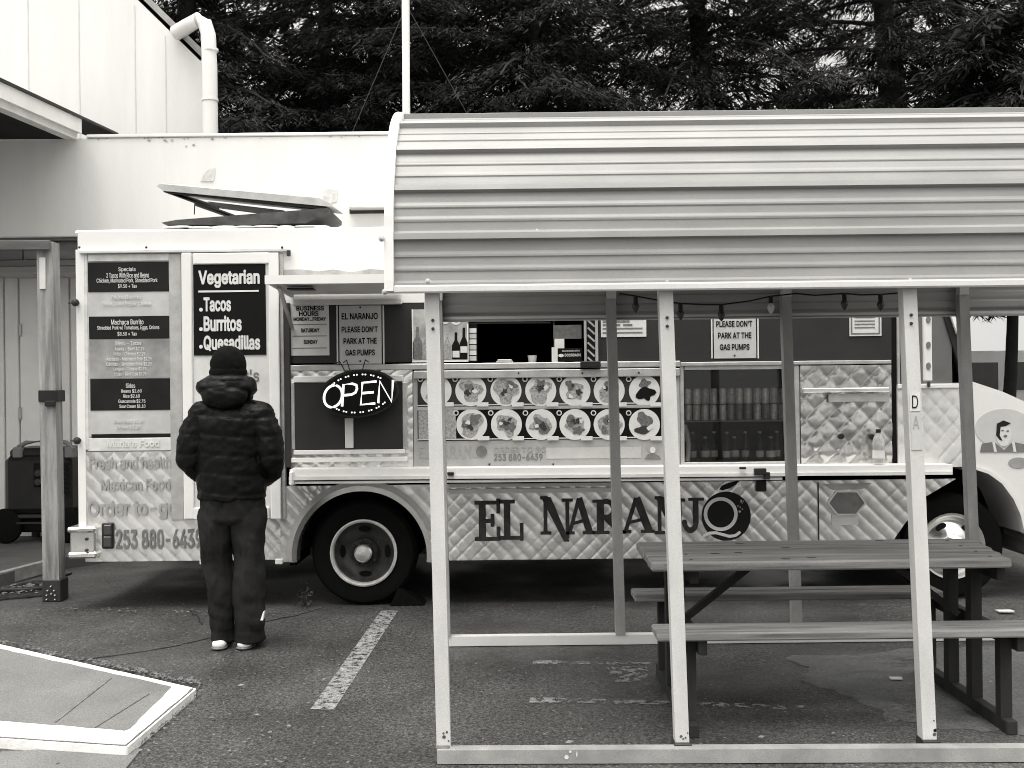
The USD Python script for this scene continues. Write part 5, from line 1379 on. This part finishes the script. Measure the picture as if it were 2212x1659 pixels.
# jacket
def quiltj(v):
    z = v[:, 2]
    seams = np.array([0.925, 1.04, 1.15, 1.265, 1.375])
    d = np.min(np.abs(z[:, None] + 0.012 * np.sin(v[:, :1] * 9) - seams), axis=1)
    puff = 0.0055 * (1 - np.exp(-(d / 0.011) ** 2)) - 0.004
    wr = meshkit.fbm(v * np.array([11, 11, 16.0]), 3, 7) - 0.5
    wr2 = meshkit.fbm(v * np.array([34, 34, 34.0]), 2, 9) - 0.5
    return puff + wr * 0.018 + wr2 * 0.012
jk = [m3.Manifold.batch_hull([ell((0, 0.0, 0.90), (0.205, 0.15, 0.05)), ell((0, 0.0, 1.05), (0.205, 0.155, 0.06))]),
      m3.Manifold.batch_hull([ell((0, 0.0, 1.05), (0.205, 0.155, 0.06)), ell((0, -0.005, 1.35), (0.222, 0.15, 0.085)), ell((0, 0, 1.45), (0.13, 0.10, 0.05))])]
for s in (-1, 1):
    jk += chain([((s * 0.165, -0.005, 1.375), 0.090), ((s * 0.218, -0.02, 1.26), 0.088), ((s * 0.240, -0.03, 1.13), 0.082), ((s * 0.215, 0.06, 1.05), 0.076), ((s * 0.15, 0.16, 1.0), 0.062)])
jk += chain([((-0.165, -0.005, 1.375), 0.092), ((0, -0.02, 1.40), 0.10), ((0.165, -0.005, 1.375), 0.092)])
jk = [j - m3.Manifold.cube((2, 2, 1), True).translate((0, 0, 0.355)) for j in jk]
obj('jacket', finish(jk, 0.012, 14, quiltj), jacketm, per, True)
ja = M('jacket_stripe', 0.018, 0.4)
# hood bundled at the nape
def hoodw(v):
    return (meshkit.fbm(v * np.array([14, 14, 20.0]), 3, 17) - 0.5) * 0.028
hd = [ell((-0.015, -0.03, 1.545), (0.182, 0.14, 0.088)), ell((-0.01, -0.10, 1.50), (0.14, 0.085, 0.085)), ell((-0.01, -0.085, 1.585), (0.12, 0.07, 0.04)), ell((0, 0.06, 1.50), (0.12, 0.08, 0.07))]
obj('hood', finish(hd, 0.012, 5, hoodw), jacketm, per, True)
# beanie
bn = [ell((-0.018, 0.015, 1.675), (0.106, 0.115, 0.122)), m3.Manifold.batch_hull([ell((-0.018, 0.012, 1.64), (0.110, 0.118, 0.045)), ell((-0.018, 0.005, 1.58), (0.102, 0.108, 0.035))])]
front_cut = m3.Manifold.cube((0.4, 0.2, 0.2), True).translate((0, 0.175, 1.58))
bn = [b - front_cut for b in bn]
obj('beanie', finish(bn, 0.012, 4, lambda v: (meshkit.fbm(v * 30, 2, 3) - 0.5) * 0.008), knit, per, True)
# trousers
def folds(v):
    z, x = v[:, 2], v[:, 0]
    w = meshkit.fbm(np.c_[v[:, 0] * 13, v[:, 1] * 13, z * 6 + np.abs(x) * 6], 3, 31) - 0.5
    w = w + 0.45 * (meshkit.fbm(np.c_[v[:, 0] * 30 + z * 9, v[:, 1] * 30, z * 14], 2, 33) - 0.5)
    stack = np.exp(-((z - 0.16) / 0.16) ** 2) * np.sin(z * 75 + x * 20) * 0.0025
    return w * 0.032 + stack
tr2 = [m3.Manifold.batch_hull([ell((0, -0.005, 0.90), (0.19, 0.135, 0.05)), ell((0, -0.005, 0.78), (0.19, 0.13, 0.05))])]
for s, xb, rb in ((-1, -0.070, 0.068), (1, 0.095, 0.086)):
    tr2 += chain([((s * 0.098, -0.005, 0.78), 0.108), ((s * 0.095, 0.0, 0.55), 0.094), ((xb * 1.02, 0, 0.30), rb + 0.012), ((xb, 0.0, 0.11), rb)])
    tr2 += [m3.Manifold.batch_hull([ell((xb, 0.01, 0.10), (rb, rb * 1.15, 0.03)), ell((xb, 0.015, 0.045), (rb * 1.04, rb * 1.35, 0.02))])]
tr2 = [j - m3.Manifold.cube((2, 2, 1), True).translate((0, 0, -0.474)) for j in tr2]
obj('trousers', finish(tr2, 0.013, 4, folds), denim, per, True)
for s, xb in ((-1, -0.070), (1, 0.078)):
    sh_ = [m3.Manifold.batch_hull([ell((xb, -0.062, 0.033), (0.041, 0.035, 0.031)), ell((xb + s * 0.015, 0.10, 0.03), (0.045, 0.06, 0.028))]), ell((xb, -0.03, 0.06), (0.036, 0.035, 0.03))]
    sh_ = [j - m3.Manifold.cube((2, 2, 1), True).translate((0, 0, -0.498)) for j in sh_]
    so = obj('shoe', finish(sh_, 0.012, 3), shoe, per, True)
    so2 = [m3.Manifold.batch_hull([ell((xb, -0.064, 0.012), (0.046, 0.040, 0.012)), ell((xb + s * 0.015, 0.10, 0.012), (0.050, 0.066, 0.012))])]
    obj('sole', finish(so2, 0.02, 1), midgrey, so, True)
x_, z_ = un(566, 1333, pyw - 0.11)
obj('tear', trimesh.convex.convex_hull(np.array([(x_ + a, pyw - 0.10 + b, z_ + c) for (a, c) in ((-0.012, -0.02), (0.002, -0.022), (0.010, 0.03), (0.004, 0.028), (-0.006, -0.004)) for b in (0.0, 0.03)])), shoe, per)
# ------------------------------------------------------------------ trees behind
def spray_set(c, dirs, seed, size, per=11, wd=(0.16, 0.30)):
    "fans of drooping blades at the points c along dirs"
    r = np.random.default_rng(seed)
    n = len(c)
    V = np.zeros((n, per, 3, 3))
    d = dirs / np.linalg.norm(dirs, axis=1, keepdims=True)
    side = np.cross(d, [0, 0, 1.0]); side /= np.maximum(np.linalg.norm(side, axis=1, keepdims=True), 1e-6)
    for k in range(per):
        a = r.uniform(-1.15, 1.15, (n, 1))
        L_ = size * r.uniform(0.5, 1.25, (n, 1)) * (1 - 0.35 * np.abs(a))
        dd = d * np.cos(a) + side * np.sin(a) + np.array([0, 0, 1]) * r.uniform(-0.75, 0.12, (n, 1))
        base = c + d * r.uniform(-0.12, 0.12, (n, 1)) + r.normal(0, 0.03, (n, 3))
        w_ = np.cross(dd, r.normal(0, 1, (n, 3)) * 0.5 + np.array([0, 0, 1])); w_ /= np.maximum(np.linalg.norm(w_, axis=1, keepdims=True), 1e-6)
        w_ = w_ * L_ * r.uniform(wd[0], wd[1], (n, 1))
        V[:, k, 0] = base - w_ * 0.5
        V[:, k, 1] = base + dd * L_
        V[:, k, 2] = base + w_ * 0.5 + dd * L_ * 0.3
    V = V.reshape(-1, 3)
    return trimesh.Trimesh(V, np.arange(len(V)).reshape(-1, 3), process=False)
def tree(name, x, y, hgt, rad, zlow, seed, label, limbs=70, per_limb=60, size=0.24, tr_r=0.22, lean=0.0):
    r = np.random.default_rng(seed)
    t = thing(name, label, 'tree', (x, y, 0))
    zs_ = np.linspace(0, hgt, 9)
    obj('trunk', tube([(x + lean * z + 0.08 * math.sin(z * 0.9 + seed), y + 0.06 * math.cos(z * 0.7), z) for z in zs_], tr_r * (1 - zs_ / hgt * 0.92) + 0.012, 10), barkm, t, 50)
    C, D, lm = [], [], []
    zmin = 2.02 if name == 'shade_tree' else 2.3
    for k in range(limbs):
        f = (k + r.uniform()) / limbs
        z0 = zlow + (min(hgt, 9.6) - zlow) * f ** 1.05 * 0.97
        az = k * 2.39996 + r.uniform(-0.4, 0.4)
        Ln = rad * (1 - 0.75 * ((z0 - zlow) / (hgt - zlow)) ** 1.3) * r.uniform(0.65, 1.15)
        dv = np.array([math.cos(az), math.sin(az), 0])
        rise, droop = r.uniform(0.05, 0.3), r.uniform(0.25, 0.5)
        tt = np.linspace(0, 1, 7)
        pts = np.array([np.array([x + lean * z0, y, z0]) + dv * Ln * q + np.array([0, 0, Ln * (rise * q - droop * q * q)]) for q in tt])
        lm.append(tube(pts, 0.035 * (1 - tt * 0.85) * (Ln / rad) + 0.006, 5, False))
        m = int(per_limb * Ln / rad)
        q = 0.06 + 0.97 * r.uniform(0, 1, m) ** 0.8
        base = np.array([x + lean * z0, y, z0]) + dv * Ln * q[:, None] + np.c_[np.zeros(m), np.zeros(m), Ln * (rise * q - droop * q * q)]
        sd_ = np.cross(dv, [0, 0, 1.0])
        lat = r.uniform(-1, 1, m) * Ln * 0.30 * np.sin(np.clip(q, 0, 1) * 2.6)
        C.append(base + sd_ * lat[:, None] + np.c_[np.zeros(m), np.zeros(m), -np.abs(lat) * 0.35 + r.normal(0, 0.05, m)])
        D.append(dv + sd_ * (np.sign(lat) * r.uniform(0.2, 1.0, m))[:, None] + np.array([0, 0, -0.25]))
    obj('limb', lm, barkm, t, kind='stuff')
    C, D = np.vstack(C), np.vstack(D)
    ok = C[:, 2] > zmin
    obj('crown', spray_set(C[ok], D[ok], seed + 1, size), foliage, t)
TREES = [
    (-4.6, 14.5, 13.0, 2.6, 2.6, 101, 'dense dark conifer behind the white gabled wall and downspout'),
    (-2.0, 15.2, 14.5, 2.9, 2.8, 102, 'dark drooping conifer left of the white mast'),
    (0.4, 14.6, 14.5, 2.9, 2.6, 103, 'dark drooping conifer just right of the white mast'),
    (2.9, 15.4, 14.5, 3.0, 2.4, 104, 'tall dark conifer rising behind the middle of the canopy roof'),
    (5.6, 15.0, 14.5, 3.0, 3.2, 105, 'dark ragged conifer with bright sky gaps above the canopy'),
    (8.4, 15.6, 14.5, 3.1, 3.4, 106, 'dark conifer at the far right above the canopy'),
]
for (x, y, h, rd, zl, sd_, lb) in TREES:
    tree('conifer_tree', x, y, h, rd, zl, sd_, lb, limbs=86 if x < 2 else 74, per_limb=185 if x < 2 else 170, size=0.125)
BACK = [(-3.4, 18.6, 201, 'shadowed conifer in the second row behind the downspout'), (0.0, 19.0, 202, 'shadowed conifer in the second row behind the mast'), (3.6, 19.2, 203, 'shadowed conifer in the second row behind the canopy middle'), (7.4, 19.4, 204, 'shadowed conifer in the second row behind the canopy right'), (11.0, 19.0, 205, 'shadowed conifer in the second row at the right edge')]
for (x, y, sd_, lb) in BACK:
    tree('conifer_tree', x, y, 17.0, 3.4, 3.4, sd_, lb, limbs=52 if x < 1 else 32, per_limb=56 if x < 1 else 42, size=0.34)
# low tree over the bonnet with a bare trunk
tree('shade_tree', 6.42, 13.2, 6.5, 2.3, 3.0, 301, 'low dark tree with a thin bare trunk above the truck bonnet', limbs=50, per_limb=70, size=0.24, tr_r=0.085)

# parked van far right
vx, vy = 7.2, 22.0
van = thing('parked_van', 'white parked van glimpsed between the canopy posts beyond the bonnet', 'van', (vx + 2, vy, 0))
bod = Polygon([(vx, 0.35), (vx, 1.2), (vx + 0.3, 1.35), (vx + 1.0, 2.05), (vx + 1.3, 2.15), (vx + 4.9, 2.15), (vx + 5.0, 1.9), (vx + 5.0, 0.35)])
vb = obj('body', prism(bod, vy, vy + 1.9), carwhite, van)
for (a, b) in ((1.1, 1.9), (2.05, 3.3), (3.45, 4.7)):
    obj('window', prism(Polygon([(vx + a + (0.1 if a < 1.5 else 0), 1.3), (vx + b, 1.3), (vx + b, 1.9), (vx + a + (0.35 if a < 1.5 else 0), 1.9)]), vy - 0.01, vy - 0.002), carglass, van)
for a in (0.95, 4.0):
    w_ = obj('wheel', lathe([(0, -0.02), (0.22, -0.02), (0.33, 0), (0.34, 0.04), (0.34, 0.2), (0, 0.2)], (vx + a, vy - 0.01, 0.34), 'y', 24), rubber, van, 40)
    obj('hub_cap', lathe([(0, -0.035), (0.19, -0.025), (0.2, -0.02)], (vx + a, vy - 0.012, 0.34), 'y', 20), alu, w_, 40)
